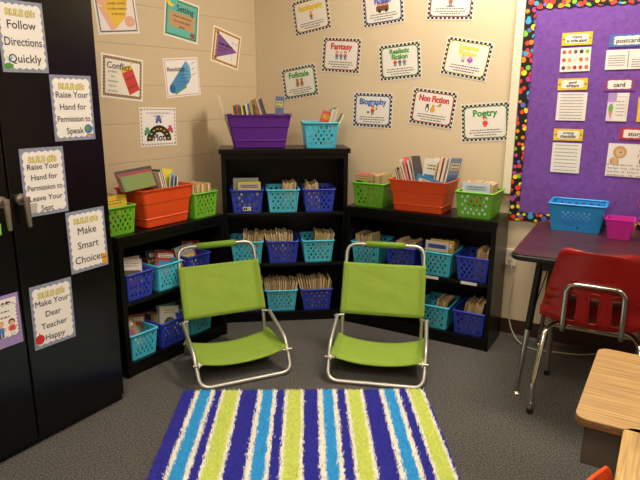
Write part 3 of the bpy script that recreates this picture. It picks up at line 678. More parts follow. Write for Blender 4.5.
def basket(key, m, P, rz, label, group, dims, holes=(9, 5, 9)):
    k = (key, dims)
    if k not in _bk:
        b, rm = basket_meshes(*dims, m, *holes); o = b.build('book_basket'); r = rm.build('rim', o); _bk[k] = (o, r)
    else:
        o0, r0 = _bk[k]; o = o0.copy(); COL.objects.link(o); r = r0.copy(); COL.objects.link(r); r.parent = o
    o.location = P; o.rotation_euler = (0, 0, rz); tag(o, label, 'basket', group)
    o['_'] = 0; del o['_']
    return o

# ---------------------------------------------------------------- books
def book_mb(t, d, h, cover, page, art=0, rnd=random, title='#e8dfc8'):
    """x thickness, y depth (spine at +y), z height, resting on z=0, centred"""
    b = MB(); c = max(.0007, t*.07)
    b.box(-t/2+c, t/2-c, -d/2+.001, d/2-.001, .0015, h-.0015, page)
    b.box(-t/2, -t/2+c, -d/2, d/2, 0, h, cover); b.box(t/2-c, t/2, -d/2, d/2, 0, h, cover); b.box(-t/2, t/2, d/2-.001, d/2, 0, h, cover)
    if art:
        for sgn in (-1, 1):
            x = sgn*(t/2+.0003); T = Matrix(((0, 0, sgn, x), (sgn, 0, 0, 0), (0, 1, 0, h/2), (0, 0, 0, 1)))
            q = MB(); w = d
            rect(q, -w*.40, w*.40, h*.26, h*.40, paint(title), 0)
            cs = ['#c8452e', '#3f7fb8', '#d8a83a', '#4f8f4a', '#a05a8c', '#5b4a3a', '#e2d8c4']
            if art == 1:
                disc(q, 0, -h*.08, w*.3, h*.22, paint(rnd.choice(cs)), .0002); disc(q, w*.05, -h*.05, w*.16, h*.13, paint(rnd.choice(cs)), .0004)
            elif art == 2:
                rect(q, -w*.42, w*.42, -h*.42, h*.16, paint(rnd.choice(cs)), .0002); disc(q, -w*.1, -h*.15, w*.2, h*.17, paint(rnd.choice(cs)), .0004); disc(q, w*.2, -h*.02, w*.12, h*.1, paint(rnd.choice(cs)), .0005)
            elif art == 3:
                poly(q, [(-w*.4, -h*.4), (w*.4, -h*.4), (w*.1, h*.15), (-w*.2, h*.05)], paint(rnd.choice(cs)), .0002); disc(q, w*.15, h*.05, w*.13, h*.12, paint(rnd.choice(cs)), .0004)
            for k in range(2): scribble(q, 0, h*(.36-.07*k), w*.6, h*.018, BLK, .0006, rnd)
            for i, f_ in enumerate(q.f): b.add([T @ Vector(q.v[j]) for j in f_], [tuple(range(len(f_)))], q.mats[q.m[i]])
    return b
def book(Tw, t, d, h, cover, page, label, group, art=0, rnd=random, title='#e8dfc8'):
    o = book_mb(t, d, h, cover, page, art, rnd, title).build('book'); o.matrix_world = Tw
    return tag(o, label, 'book', group)
def RX(a): return Matrix.Rotation(R(a), 4, 'X')
def RY(a): return Matrix.Rotation(R(a), 4, 'Y')
def RZ(a): return Matrix.Rotation(R(a), 4, 'Z')
def TR(x, y, z): return Matrix.Translation((x, y, z))
TAN = ['#b59a6c', '#a58656', '#c9b388', '#8f7148', '#bca477', '#7d684c', '#d4c6a4', '#94805e']
MIX = ['#b59a6c', '#4a7aa8', '#b8402c', '#c9b388', '#3a6a4a', '#d8c84a', '#8f7148', '#e0d8c8', '#6a3a2c', '#4a4a5a']
def pack(bm, x0, x1, yc, z, label, group, rnd, cols=TAN, hmin=.165, hmax=.185, d=.125, tilt=0, tmin=.006, tmax=.013, fan=0, pages=None):
    """books filed side by side, tops leaning by the same tilt so that they lie against each other"""
    x = x0; c = math.cos(R(tilt)); n = 0; tilt0 = tilt
    while True:
        t = rnd.uniform(tmin, tmax); h = rnd.uniform(hmin, hmax); dd = d*rnd.uniform(.92, 1.0)
        if x + t/c > x1: break
        ed = x + t/2/c; tilt = tilt0 + fan*ed/.07
        T = bm @ TR(ed, yc+rnd.uniform(-.006, .006), z) @ RY(tilt) @ TR(t*.0, 0, abs(math.tan(R(tilt)))*t/2)
        book(T, t*.96, dd, h, paint(rnd.choice(cols)), M[rnd.choice(pages or ['page', 'page', 'page2'])], label, group, 0, rnd)
        x += t/c; n += 1
    return n

DIM = (.192, .160, .238, .205, .138)
DIMR = (.182, .156, .235, .205, .138)
DIML = (.164, .142, .222, .19, .140)
rb_ = random.Random(5)
def from_shelf(x, y, z): return at_z(x, y, z)
# --- centre baskets
uCB = Vector((math.cos(rC), math.sin(rC), 0)); vCB = Vector((-math.sin(rC), math.cos(rC), 0))
def local(P0, rz, lx, ly, z): return Vector((P0.x, P0.y, 0)) + Vector((math.cos(rz), math.sin(rz), 0))*lx + Vector((-math.sin(rz), math.cos(rz), 0))*ly + Z3*z
def lx_of(px, py, P0, rz):                # how far along a shelf front a surveyed point is
    u = Vector((math.cos(rz), math.sin(rz), 0)); p = hit(px, py, P0, u.cross(Z3)); return (p-P0).dot(u)
rows = ((2, 'top', ((247, 'blue'), (283.3, 'teal'), (319.5, 'blue')), 200), (1, 'middle', ((247, 'teal'), (283, 'blue'), (318.5, 'teal')), 255), (0, 'bottom', ((248.5, 'blue'), (281.8, 'teal'), (317, 'blue')), 303))
pos = ('left', 'middle', 'right')
for lev, lname, items, py in rows:
    for k, (px, c) in enumerate(items):
        lx = lx_of(px, py, PC, rC); print('CB', lname, px, round(lx, 3))
        desc = '%s perforated book basket at %s of the %s shelf, tall centre bookcase' % (c, {'left': 'left', 'middle': 'centre', 'right': 'right'}[pos[k]], lname)
        P = local(PC, rC, lx, .006, ZC[lev]+.0005); o = basket(c, M[c], P, rC, desc, 'small perforated book baskets', DIM)
        T = TR(*P) @ Matrix.Rotation(rC, 4, 'Z')
        g = 'books in the %s basket, %s shelf of the tall bookcase, %s' % (c, lname, pos[k]); lb = 'worn tan paperback, %s basket, %s shelf %s, tall bookcase' % (c, lname, pos[k])
        if lev == 2 and k == 0:
            b = MB(); b.box(-.025, .022, -.0005, .0005, .012, .036, M['paper']); b.box(.004, .018, -.0012, -.0004, .015, .033, paint('#e0d63a')); b.box(-.021, -.012, -.0012, -.0004, .016, .032, BLK); b.box(-.009, 0, -.0012, -.0004, .016, .032, BLK)
            tg = b.build('name_tag', o); tg.location = (0, .013, 0); tg.rotation_euler = (R(7), 0, 0)
            book(T @ TR(.015, .045, .02) @ RX(-6) @ RZ(-90), .007, .135, .160, paint('#cbc63c'), M['page3'], 'yellow storybook with lavender top standing in the blue basket, top shelf', 'storybooks facing out on the top shelf', 1, rb_, '#9a86b8')
            book(T @ TR(-.005, .065, .02) @ RX(-6) @ RZ(-90), .007, .15, .180, paint('#9a9c98'), M['page3'], 'grey storybook behind the yellow one in the blue basket, top shelf', 'storybooks facing out on the top shelf', 2, rb_, '#7f8a86')
            pack(T, -.06, .06, .14, .006, lb, g, rb_, hmax=.15, hmin=.13, d=.1)
        elif lev == 2:
            lo, hi = ((-.02, .07) if k == 1 else (-.07, .02))
            pack(T, lo-.0, hi, .11, .006, lb, g, rb_, hmin=.14, hmax=.175, tilt=8 if k == 1 else -6, d=.13)
        elif lev == 1:
            lo, hi, tl = ((-.03, .073, 6), (-.074, .066, -4), (-.03, .064, 8))[k]
            pack(T, lo, hi, .095, .006, lb, g, rb_, tilt=tl, fan=8)
        else:
            pack(T, -.074, .072, .085, .006, lb, g, rb_, tilt=-2 if k == 2 else 0, fan=11, hmin=.175, hmax=.198)
# --- right bookcase
vRB = Vector((-math.sin(rR), math.cos(rR), 0))
tn = {'near': 1}
RBI = ((1, 'upper', ((367.5, 255, 'teal'), (402, 258, 'blue'), (438, 263, 'teal'), (472, 266, 'blue'))), (0, 'lower', ((364, 300, 'blue'), (400, 305, 'teal'), (435, 312, 'teal'), (468.5, 318, 'blue'))))
place4 = ('leftmost', 'second', 'third', 'rightmost')
for lev, lname, items in RBI:
    for k, (px, py, c) in enumerate(items):
        if lev == 0 and k < 2: continue
        lx = lx_of(px, py, PRB, rR)
        lx = (.122, .345, .560, .768)[k]; print('RB', lname, round(lx, 3))
        desc = '%s perforated book basket, %s on the %s shelf of right low bookcase' % (c, place4[k], lname)
        P = local(PRB, rR, lx, .008, ZR[lev]+.0005); o = basket(c, M[c], P, rR, desc, 'small perforated book baskets', DIMR)
        T = TR(*P) @ Matrix.Rotation(rR, 4, 'Z')
        g = 'books in the %s basket, %s, %s shelf of right bookcase' % (c, place4[k], lname); lb = 'tan paperback in the %s basket, %s on %s shelf, right low bookcase' % (c, place4[k], lname)
        if lev == 1 and k == 2:
            book(T @ TR(-.01, .04, .02) @ RX(-5) @ RZ(-90), .008, .135, .170, paint('#d6cdb8'), M['page3'], 'storybook with blue lettering and pink picture in third upper basket of right bookcase', 'storybooks facing out in the right bookcase', 2, rb_, '#4456b8')
            book(T @ TR(.012, .062, .02) @ RX(-5) @ RZ(-90), .009, .14, .176, paint('#c8a24a'), M['page'], 'yellow-edged storybook behind the blue-lettered one in right bookcase', 'storybooks facing out in the right bookcase', 1, rb_)
            pack(T, -.04, .07, .155, .006, lb, g, rb_, hmin=.15, hmax=.17, d=.12)
        else:
            lo, hi, tl, hh = {(1, 0): (-.07, .05, -5, .18), (1, 1): (-.06, .06, 9, .17), (1, 3): (-.0, .075, 5, .178), (0, 0): (-.06, .06, 4, .17), (0, 1): (-.06, .06, 4, .17), (0, 2): (-.03, .05, 16, .17), (0, 3): (-.055, .055, 9, .19)}[(lev, k)]
            pack(T, lo, hi, .09, .006, lb, g, rb_, tilt=tl, hmax=hh, hmin=hh-.02)
# --- left bookcase
LBI = ((1, 'upper', ((141, 285, 'blue'), (169.5, 275, 'teal'), (199, 268, 'blue'))), (0, 'lower', ((146, 348, 'teal'), (173, 338, 'blue'), (201, 325, 'teal'))))
place3 = ('near end', 'middle', 'far end')
for lev, lname, items in LBI:
    for k, (px, py, c) in enumerate(items):
        lx = lx_of(px, py, p0, rL); lx = (.122, .313, .520)[k]; print('LB', lname, round(lx, 3))
        desc = '%s perforated book basket, %s of the %s shelf, left low bookcase' % (c, place3[k], lname)
        P = local(p0, rL, lx, .008, ZLs[lev]+.0005); o = basket(c, M[c], P, rL, desc, 'small perforated book baskets', DIML)
        T = TR(*P) @ Matrix.Rotation(rL, 4, 'Z')
        wh = 'the %s %s basket of left bookcase' % (place3[k], lname)
        spec = {(1, 0): [('#d8d0cc', 'white', 2, -.02, .05, -14, 12), ('#c9b7a8', 'pale tan', 1, .01, .085, -10, 4)],
                (1, 1): [('#b02a34', 'red-edged', 2, .02, .045, -24, 14), ('#26222a', 'black', 1, .01, .09, -20, 6)],
                (1, 2): [('#8f9aa0', 'grey', 2, -.03, .045, -14, -4), ('#9a3a2c', 'rust red', 1, .03, .085, -16, 10)],
                (0, 0): [('#a88a68', 'tan', 3, -.02, .05, -20, -12), ('#8a4a34', 'brown', 1, .02, .09, -18, 10)],
                (0, 1): [('#d9d6c8', 'white and yellow', 1, .01, .05, -16, 14), ('#4f8a7a', 'green', 2, .03, .085, -12, 8)],
                (0, 2): [('#a88a68', 'dull tan', 3, 0, .05, -10, 0)]}[(lev, k)]
        for (col, cn, art, bx, by, rx, ry) in spec:
            book(T @ TR(bx, by, .03) @ RX(rx) @ RY(ry) @ RZ(-90), .009, .125, .165, paint(col), M['page3'], '%s picture book leaning in %s' % (cn, wh), 'picture books leaning in the left bookcase baskets', art, rb_)
        pack(T, -.05, .06, .15, .006, 'thin picture book filed at the back of ' + wh, 'books at the back of ' + wh, rb_, cols=MIX, d=.07, hmin=.12, hmax=.15)

# --- top-of-bookcase containers
def bin_mb(wt, wb, dt, db, h, m):
    """solid tapered bin with stepped bands; origin front-bottom centre"""
    b = MB(); cyc = dt/2; rings = []
    def ring(z, e): t = z/h; return rrect(wb+(wt-wb)*t+2*e, db+(dt-db)*t+2*e, .014, z, 4, 0, cyc)
    prof = [(0, -.004), (.004, 0), (.20*h, 0), (.215*h, .0025), (.24*h, .0025), (.255*h, 0), (.62*h, 0), (.635*h, .003), (.97*h, .003)]
    for z, e in prof: rings.append(ring(z, e))
    b.loft(rings, m, False, True, False)
    rim = MB(); rim.loft([ring(.96*h, .003), ring(.965*h, .009), ring(h, .009), ring(h, -.002), ring(.96*h, -.002)], m, False, closed=True)
    inner_ = [ring(.97*h, -.001), ring(.006, -.004)]
    b.loft([r_[::-1] for r_ in inner_], m, False, False, True)
    return b, rim
def big_bin(m, P, rz, label, dims):
    b, rm = bin_mb(*dims, m); o = b.build('book_bin'); rm.build('rim', o); o.location = P; o.rotation_euler = (0, 0, rz); tag(o, label, 'bin', 'large solid book bins'); return TR(*P) @ Matrix.Rotation(rz, 4, 'Z')
def topP(x, y, z): p = at_z(x, y, z); p.z += .0006; return p
# purple bin on the tall bookcase
P = topP(259.5, 147.6, HCB); d2 = (P.xy-PC.xy).dot(vCB.xy); P = P - vCB*(d2-.018); P.z = HCB+.0006
T = big_bin(M['purple'], P, rC, 'purple plastic bin of books on top of the tall bookcase', (.365, .298, .215, .17, .192))
def top_pack(T, spec, base, group, rnd):
    for (x, y, tilt, lean, t, d, h, col, cname, art, yaw) in spec:
        z_ = .022 if lean > -20 else .202
        book(T @ TR(x, y, z_) @ RX(lean) @ RY(tilt) @ RZ(yaw), t, d, h, paint(col), M['page3'], cname + ' ' + base, group, art, rnd)
g = 'books in the purple bin'
spec = [(-.155, .11, -16, -4, .006, .15, .29, '#d8cdb4', 'cream book leaning furthest left', 0, 0)]
top_pack(T, spec, 'in the purple bin', g, rb_)
x = -.125
cols = ['#d8b45a', '#4a8ab0', '#c8582c', '#3f8a96', '#e0c83a', '#6a4a34', '#dcd0b4', '#3a7aa8', '#b8a040', '#a08a6a', '#7a5a44', '#6f5f55']
for i, c in enumerate(cols[:11]):
    wdt = .012; book(T @ TR(x+.006, .09+.01*(i % 2), .02) @ RY(-9) @ RZ(180), .0105, .13, rb_.uniform(.222, .245), paint(c), M['page3'], 'thin coloured paperback in the packed row of the purple bin', g+' packed row', 0, rb_); x += .0135
for i in range(6):
    book(T @ TR(x+.01+.012*i, .10, .015) @ RY(-17) @ RZ(180), .0095, .13, .268+.006*(i % 3), paint(['#8a6a4a', '#4a6a3a', '#a8603a', '#c8b48a', '#3a4a7a', '#5a3a2c'][i]), M['page'], 'tall dull-covered book leaning left in the purple bin', g+' tall leaning', 0, rb_)
book(T @ TR(.115, .15, .03) @ RY(3) @ RZ(-90), .006, .05, .265, paint('#5a6a94'), M['page3'], 'slim blue book standing alone at the right end of the purple bin', g, 1, rb_, '#c8c070')
# teal basket on the tall bookcase
P = topP(319.5, 146.8, HCB); d2 = (P.xy-PC.xy).dot(vCB.xy); P = P - vCB*(d2-.02); P.z = HCB+.0006
basket('teal', M['teal'], P, rC, 'teal perforated basket with a few books on top of the tall bookcase', 'small perforated book baskets', (.204, .168, .215, .18, .148))
T = TR(*P) @ Matrix.Rotation(rC, 4, 'Z')
book(T @ TR(-.005, .05, .02) @ RY(18) @ RZ(-78), .008, .085, .195, paint('#c8503a'), M['page3'], 'orange picture book leaning in the teal basket on the tall bookcase', 'books in the top teal basket', 2, rb_, '#d8a83a')
for i, (c, n_) in enumerate((('#e6e0d4', 'white'), ('#d8d0c4', 'cream'), ('#2f3f6a', 'navy'), ('#ded8cc', 'pale grey'))):
    book(T @ TR(.018+.009*i, .085, .012) @ RY(14), .0065, .12, .215+.004*i, paint(c), M['page3'], n_+' slim book leaning right in the teal basket on tall bookcase', 'books in the top teal basket', 0, rb_)
book(T @ TR(.052, .07, .01) @ RY(24), .009, .10, .205, paint('#7f9a6a'), M['page3'], 'green slim book leaning furthest right in the top teal basket', 'books in the top teal basket', 0, rb_)

# right low bookcase: green, orange, green
DG = (.205, .172, .235, .20, .142)
gl = lx_of(367, 205, PRB, rR)
def on_top(px, py, H_, P0, rz, ly=None):
    p = at_z(px, py, H_); u = Vector((math.cos(rz), math.sin(rz), 0)); v = Vector((-math.sin(rz), math.cos(rz), 0)); q = p-P0
    a_, c_ = q.dot(u), q.dot(v); print('top', px, py, 'lx', round(a_, 3), 'ly', round(c_, 3))
    return local(P0, rz, a_, c_ if ly is None else ly, H_+.0006)
P = on_top(367.5, 207, HR, PRB, rR, .022)
basket('lime', M['lime'], P, rR, 'lime green perforated basket at left end on the right low bookcase', 'small perforated book baskets', DG); T = TR(*P) @ Matrix.Rotation(rR, 4, 'Z')
pack(T, -.02, .075, .11, .006, 'cream paperback filed in the lime basket, left end of right bookcase top', 'books in the left lime basket, right bookcase top', rb_, hmin=.175, hmax=.185, d=.14, tmin=.012, tmax=.018)
for i in range(3):
    book(T @ TR(-.045+.002*i, .03, .155+.0125*i) @ RY(90) @ RZ(0) @ TR(0, .05, -.06), .011, .09, .11, paint(['#8f7f58', '#caa35a', '#b8505a'][i]), M['page'], ['olive', 'tan', 'pinkish red'][i]+' paperback lying flat on the books in the lime basket', 'paperbacks lying flat in the lime basket', 0, rb_)
P = on_top(413, 214.2, HR, PRB, rR, .006)
T = big_bin(M['orange'], P, rR, 'orange plastic bin heaped with books on the right low bookcase', (.335, .28, .225, .195, .180))
g = 'picture books heaped in the right orange bin'; bs = 'in the right orange bin'
spec = [(-.092, .12, -21, -4, .010, .13, .21, '#a8905c', 'tan book leaning far left', 0, 0), (-.078, .12, -21, -4, .008, .13, .225, '#2f3a2a', 'dark green book leaning left', 0, 0), (-.064, .12, -21, -4, .008, .13, .215, '#d8c83a', 'yellow book leaning left', 0, 0),
        (-.050, .12, -21, -4, .010, .14, .235, '#c8452e', 'orange-red book leaning left', 0, 0), (-.036, .12, -21, -4, .008, .14, .275, '#e6dcd6', 'pale book leaning left behind the red one', 0, 0), (-.024, .12, -19, -4, .007, .14, .285, '#c84a54', 'rose-edged book leaning left', 0, 0), (-.010, .12, -17, -4, .008, .14, .27, '#e2e0da', 'off-white book leaning left', 0, 0), (.002, .12, -15, -4, .008, .14, .29, '#3a3a44', 'charcoal book leaning left', 0, 0),
        (.006, .165, 6, -2, .007, .11, .265, '#e6e2dc', 'white picture book fanned at the middle', 2, -80), (.03, .185, 14, -2, .007, .11, .265, '#dfe6ea', 'pale blue-white book fanned at the middle', 3, -84), (.055, .200, 6, -2, .008, .12, .265, '#e6e2d2', 'cream picture book standing at the back', 1, -88),
        (.018, .048, 15, -3, .009, .17, .175, '#3f88b8', 'bright blue picture book lying slantwise in front', 3, -90), (.044, .14, 8, -3, .008, .08, .25, '#e0cf3a', 'yellow slim book behind the blue one', 0, -10), (.058, .14, 8, -3, .008, .08, .24, '#d85a6a', 'pink slim book behind the blue one', 0, -10), (.078, .13, 8, -4, .020, .14, .285, '#b03a3a', 'thick red hardback', 0, -8), (.100, .13, 9, -4, .016, .14, .28, '#c8c0b0', 'pale hardback right of the thick red one', 0, -8),
        (.118, .13, 10, -4, .010, .14, .285, '#7f98b8', 'light blue hardback at the right end', 2, -8)]
top_pack(T, spec, bs, g, rb_)
P = on_top(475, 217.3, HR, PRB, rR, .014)
basket('lime', M['lime'], P, rR, 'lime green perforated basket at the right end on the right low bookcase', 'small perforated book baskets', DG); T = TR(*P) @ Matrix.Rotation(rR, 4, 'Z')
book(T @ TR(-.01, .055, .008) @ RX(-6) @ RZ(-90), .008, .15, .178, paint('#c3ccd6'), M['page3'], 'pale blue picture book with dark birds in the right end lime basket', 'books in the right lime basket', 1, rb_, '#aab8c8')
pack(T, -.075, .08, .135, .006, 'cream and red paperback filed in the lime basket, right end of right bookcase', 'books filed in the right lime basket', rb_, cols=['#caa37a', '#d8cdb4', '#b85a44', '#d0b890'], hmin=.17, hmax=.18, d=.11, tmin=.010, tmax=.015)
# left low bookcase: green, orange, green
DGL = (.176, .152, .205, .18, .138)
P = on_top(126, 236, HL, p0, rL, .012); lxg = .095
P = local(p0, rL, .052, .030, HL+.0006)
basket('lime', M['lime'], P, rL, 'lime green perforated basket beside the black cabinet on the left low bookcase', 'small perforated book baskets', DGL); T = TR(*P) @ Matrix.Rotation(rL, 4, 'Z')
book(T @ TR(0, .045, .008) @ RX(-4) @ RZ(-90), .010, .15, .175, paint('#dfb92c'), M['page3'], 'yellow workbook facing out of the lime basket by the cabinet', 'books in the lime basket by the cabinet', 2, rb_, '#e8c848')
pack(T, -.07, .07, .125, .006, 'cream paged booklet filed in the lime basket by the cabinet', 'booklets in the lime basket by the cabinet', rb_, cols=['#d8b87a', '#d8cdb4', '#dcb98c'], hmin=.172, hmax=.178, d=.11, tmin=.010, tmax=.015, pages=['page'])
P = on_top(172, 225, HL, p0, rL, .020)
T = big_bin(M['orange'], P, rL, 'orange plastic bin of picture books on the left low bookcase', (.325, .27, .215, .18, .195))
g = 'picture books in the left orange bin'; bs = 'in the left orange bin'
spec = [(-.150, .030, -3, -22, .012, .19, .075, '#6e7f3a', 'olive green hardback lying across the left rim', 0, -90), (-.142, .046, -3, -22, .010, .21, .088, '#8c2430', 'dark red hardback lying across the left rim', 0, -90), (-.132, .060, -3, -22, .008, .22, .100, '#2c2622', 'black hardback lying across the left rim', 0, -90),
        (.032, .085, -10, -4, .008, .12, .25, '#dcd6cc', 'white slim book', 0, -8), (.044, .085, -10, -4, .008, .12, .26, '#3a2c28', 'dark brown slim book', 0, -8), (.056, .085, -10, -4, .007, .12, .25, '#b8b0a8', 'grey slim book', 0, -8),
        (.045, .135, 2, -6, .007, .10, .25, '#7aa85a', 'green picture book', 2, -76), (.070, .115, 10, -6, .007, .09, .25, '#e0cf3a', 'bright yellow picture book', 0, -76), (.085, .09, 16, -8, .007, .08, .225, '#8ab0d0', 'light blue picture book', 0, -70),
        (.095, .10, 14, -6, .006, .10, .215, '#3a4a78', 'navy slim book', 0, -40), (.108, .10, 14, -6, .006, .10, .21, '#d8d4cc', 'white slim book at the right end', 0, -30)]
top_pack(T, spec, bs, g, rb_)
P = on_top(207, 217, HL, p0, rL, .012)
basket('lime', M['lime'], P, rL, 'lime green perforated basket at the far end on the left low bookcase', 'small perforated book baskets', DGL); T = TR(*P) @ Matrix.Rotation(rL, 4, 'Z')
pack(T, -.07, .07, .095, .006, 'cream paperback filed in the lime basket at far end of left bookcase', 'paperbacks in the far lime basket, left bookcase', rb_, cols=['#d2a870', '#c9b48c', '#8a8484'], hmin=.17, hmax=.178, d=.15, tmin=.010, tmax=.016)

# ---------------------------------------------------------------- low folding chairs
def folding_chair(P, rz, label):
    t = empty('folding_chair', P, rz); tag(t, label, 'chair', 'lime green low folding chairs'); r = .0105; W = .237
    b = MB(); pth = []
    left = [(-W, .335, .225), (-W-.002, .10, .155), (-W+.004, .0, .0115)]
    path = left + [(x*-1, y, z) for x, y, z in left[::-1]]
    b.tube(fillet(path, .055, 7), r, M['alu'], 12); b.build('floor_frame', t)
    w2 = .213; lean = [(-w2, .385, .085), (-w2+.004, .36, .225), (-w2+.006, .565, .575)]
    lean = [(-w2, .345, .085), (-w2, .355, .20), (-w2+.004, .508, .582)]
    b = MB(); b.tube(fillet(lean+[(x*-1, y, z) for x, y, z in lean[::-1]], .06, 7), r*.95, M['alu'], 12); b.build('back_frame', t)
    b = MB(); sf = [(-.219, .055, .112), (-.219, .345, .106), (-.212, .44, .0115)]
    b.tube(fillet(sf+[(-x, y, z) for x, y, z in sf[::-1]], .05, 6), r*.9, M['alu'], 12); b.build('seat_frame', t)
    # back canvas wrapped round the back tubes
    bot = Vector((0, .362, .228)); top = Vector((0, .466, .487)); U = Vector((1, 0, 0)); V = (top-bot); N = Vector((0, -V.z, V.y)).normalized()
    def canvas(name, p00, V, N, w0, w1, sagz, sagn, hem, par):
        b = MB(); nx, ny = 28, 14; g = []
        for sd in (0, 1):
            for j in range(ny+1):
                for i in range(nx+1):
                    u = i/nx*2-1; v = j/ny; w = w0+(w1-w0)*v; edge = .0125 if abs(u) > .97 else 0
                    k = 1-abs(u)**2.2
                    p = p00 + V*v + Vector((1, 0, 0))*u*w + N*((.0035 if sd == 0 else -.0035)*(1 if abs(u) < .9 else 3.6)) - N*(sagn*k) + Vector((0, 0, -sagz*k)) + N*.0012*math.sin(v*17+u*3)*(1-abs(u))
                    g.append(p)
        n1 = (nx+1)*(ny+1); fs = []; fh = []
        for j in range(ny):
            for i in range(nx):
                a_ = j*(nx+1)+i; q = (a_, a_+1, a_+nx+2, a_+nx+1); (fh if (i < 2 or i >= nx-2 or (hem and j in (0, ny-1))) else fs).extend([q, tuple(n1+k for k in q[::-1])])
        bd = []
        for i in range(nx): bd += [(i, n1+i, n1+i+1, i+1), (ny*(nx+1)+i, ny*(nx+1)+i+1, n1+ny*(nx+1)+i+1, n1+ny*(nx+1)+i)]
        for j in range(ny): a_ = j*(nx+1); c_ = a_+nx; bd += [(a_, a_+nx+1, n1+a_+nx+1, n1+a_), (c_, n1+c_, n1+c_+nx+1, c_+nx+1)]
        k1 = b.mi(M['fabric']); k2 = b.mi(M['hem'])
        b.v = [p[:] for p in g]; b.f = [list(f) for f in fs+fh+bd]; b.m = [k1]*len(fs)+[k2]*(len(fh)+len(bd)); b.sm = [True]*len(b.f)
        return b.build(name, par)
    canvas('backrest', bot, V, N, w2+.0115, w2+.0085, 0, .008, True, t)
    canvas('seat', Vector((0, .060, .117)), Vector((0, .290, -.004)), Vector((0, 0, 1)), .230, .230, .036, 0, False, t)
    b = MB(); b.tube([(-.108, .508, .582), (-.105, .508, .582), (.105, .508, .582), (.108, .508, .582)], [.013, .0175, .0175, .013], M['foam'], 14); b.build('handle_grip', t)
    for sx in (-1, 1):
        b = MB(); b.cyl((sx*.207, .05, .112), (sx*.254, .05, .112), .0055, M['alu'], 10); b.cyl((sx*.222, .05, .112), (sx*.229, .05, .112), .014, M['white_plastic'], 14); b.build('front_bolt', t)
        b = MB(); b.cyl((sx*.204, .347, .105), (sx*.236, .347, .105), .006, M['white_plastic'], 10); b.build('rear_bolt', t)
        b = MB(); b.cyl((sx*.204, .357, .222), (sx*.252, .335, .222), .006, M['alu'], 10); b.build('hinge_bolt', t)
    return t
a_ = at_z(205, 391); c_ = at_z(288, 374); mid = (a_+c_)/2; yaw = math.atan2(c_.y-a_.y, c_.x-a_.x); print('chair L', a_, c_, (a_-c_).length, math.degrees(yaw))
folding_chair(Vector((mid.x, mid.y, 0)), yaw, 'lime green canvas low folding chair at left, turned toward the rug centre')
a_ = at_z(331, 382.5); c_ = at_z(419, 390.5); mid = (a_+c_)/2; yaw = math.atan2(c_.y-a_.y, c_.x-a_.x); print('chair R', a_, c_, (a_-c_).length, math.degrees(yaw))
folding_chair(Vector((mid.x, mid.y, 0)), yaw, 'lime green canvas low folding chair at right, facing the camera squarely')

# ---------------------------------------------------------------- shag rug
def rug():
    q0 = at_z(183.5, 393); q1 = at_z(425, 391.5); W = (q1-q0).length; L = 1.7; ang = math.atan2(q1.y-q0.y, q1.x-q0.x)
    rs = np.random.RandomState(4)
    o0 = empty('shag_rug', (q0.x, q0.y, 0), ang-R(0)); tag(o0, 'shaggy rug with royal blue, lime, white and sky blue stripes in front of the chairs', 'rug')
    b = MB(); b.box(.004, W-.004, -L+.004, -.004, .001, .006, M['rugback'] if 'rugback' in M else mat('rug_backing', '#26267c', .9)); b.build('backing', o0)
    per = [(34, 0), (8, 1), (22, 2), (7, 1), (16, 0), (4, 1), (27, 3), (4, 1)]
    seq = []; 
    seq = [(27, 0), (7, 1), (23, 2), (7, 1), (15, 0), (4, 1), (28, 3), (5, 1), (34, 0), (8, 1), (22, 2), (6, 1), (17, 0), (5, 1), (27, 3), (4, 1), (28, 0), (9, 1), (21, 2), (7, 1), (17, 0), (5, 1), (25, 3), (5, 1), (34, 0), (8, 1), (22, 2), (7, 1), (17, 0), (4, 1), (25, 3), (3, 1), (6, 0)]
    seq = [(a+1.6, c) if c == 1 else (a-.8, c) for a, c in seq]
    tot = sum(a for a, _ in seq); ed = np.cumsum([a for a, _ in seq])/tot*W; cid = np.array([c for _, c in seq])
    N = 135000
    x = rs.uniform(.004, W-.004, N); y = -rs.uniform(.004, L-.004, N)
    xe = x + rs.normal(0, .0022, N); ci = cid[np.clip(np.searchsorted(ed, xe), 0, len(cid)-1)]
    ang_ = rs.uniform(0, 2*np.pi, N); rr = rs.uniform(.0034, .0054, N); hh = rs.uniform(.014, .026, N)
    lx = rs.normal(0, .004, N); ly = rs.normal(0, .004, N)
    V = np.zeros((N, 4, 3), np.float32)
    for k in range(3):
        V[:, k, 0] = x+rr*np.cos(ang_+k*2.094); V[:, k, 1] = y+rr*np.sin(ang_+k*2.094); V[:, k, 2] = .004
    V[:, 3, 0] = x+lx; V[:, 3, 1] = y+ly; V[:, 3, 2] = hh
    # widen the shaft: second ring
    Fa = np.zeros((N, 3, 3), np.int32); base_ = np.arange(N)*4
    for k in range(3): Fa[:, k, 0] = base_+k; Fa[:, k, 1] = base_+(k+1) % 3; Fa[:, k, 2] = base_+3
    me = bpy.data.meshes.new('pile'); me.vertices.add(N*4); me.vertices.foreach_set('co', V.ravel())
    me.loops.add(N*9); me.loops.foreach_set('vertex_index', Fa.ravel()); me.polygons.add(N*3)
    me.polygons.foreach_set('loop_start', np.arange(N*3)*3); me.polygons.foreach_set('loop_total', np.full(N*3, 3))
    for nm, c in (('rug_royal', '#37369c'), ('rug_white', '#efebda'), ('rug_sky', '#3a9fdc'), ('rug_lime', '#cdd96a')): me.materials.append(mat(nm, c, .9, noise=.12, nscale=60, spec=.15))
    me.polygons.foreach_set('material_index', np.repeat(ci, 3).astype(np.int32)); me.update(calc_edges=True)
    o = bpy.data.objects.new('pile', me); COL.objects.link(o); o.parent = o0; o['kind'] = 'stuff'
rug()

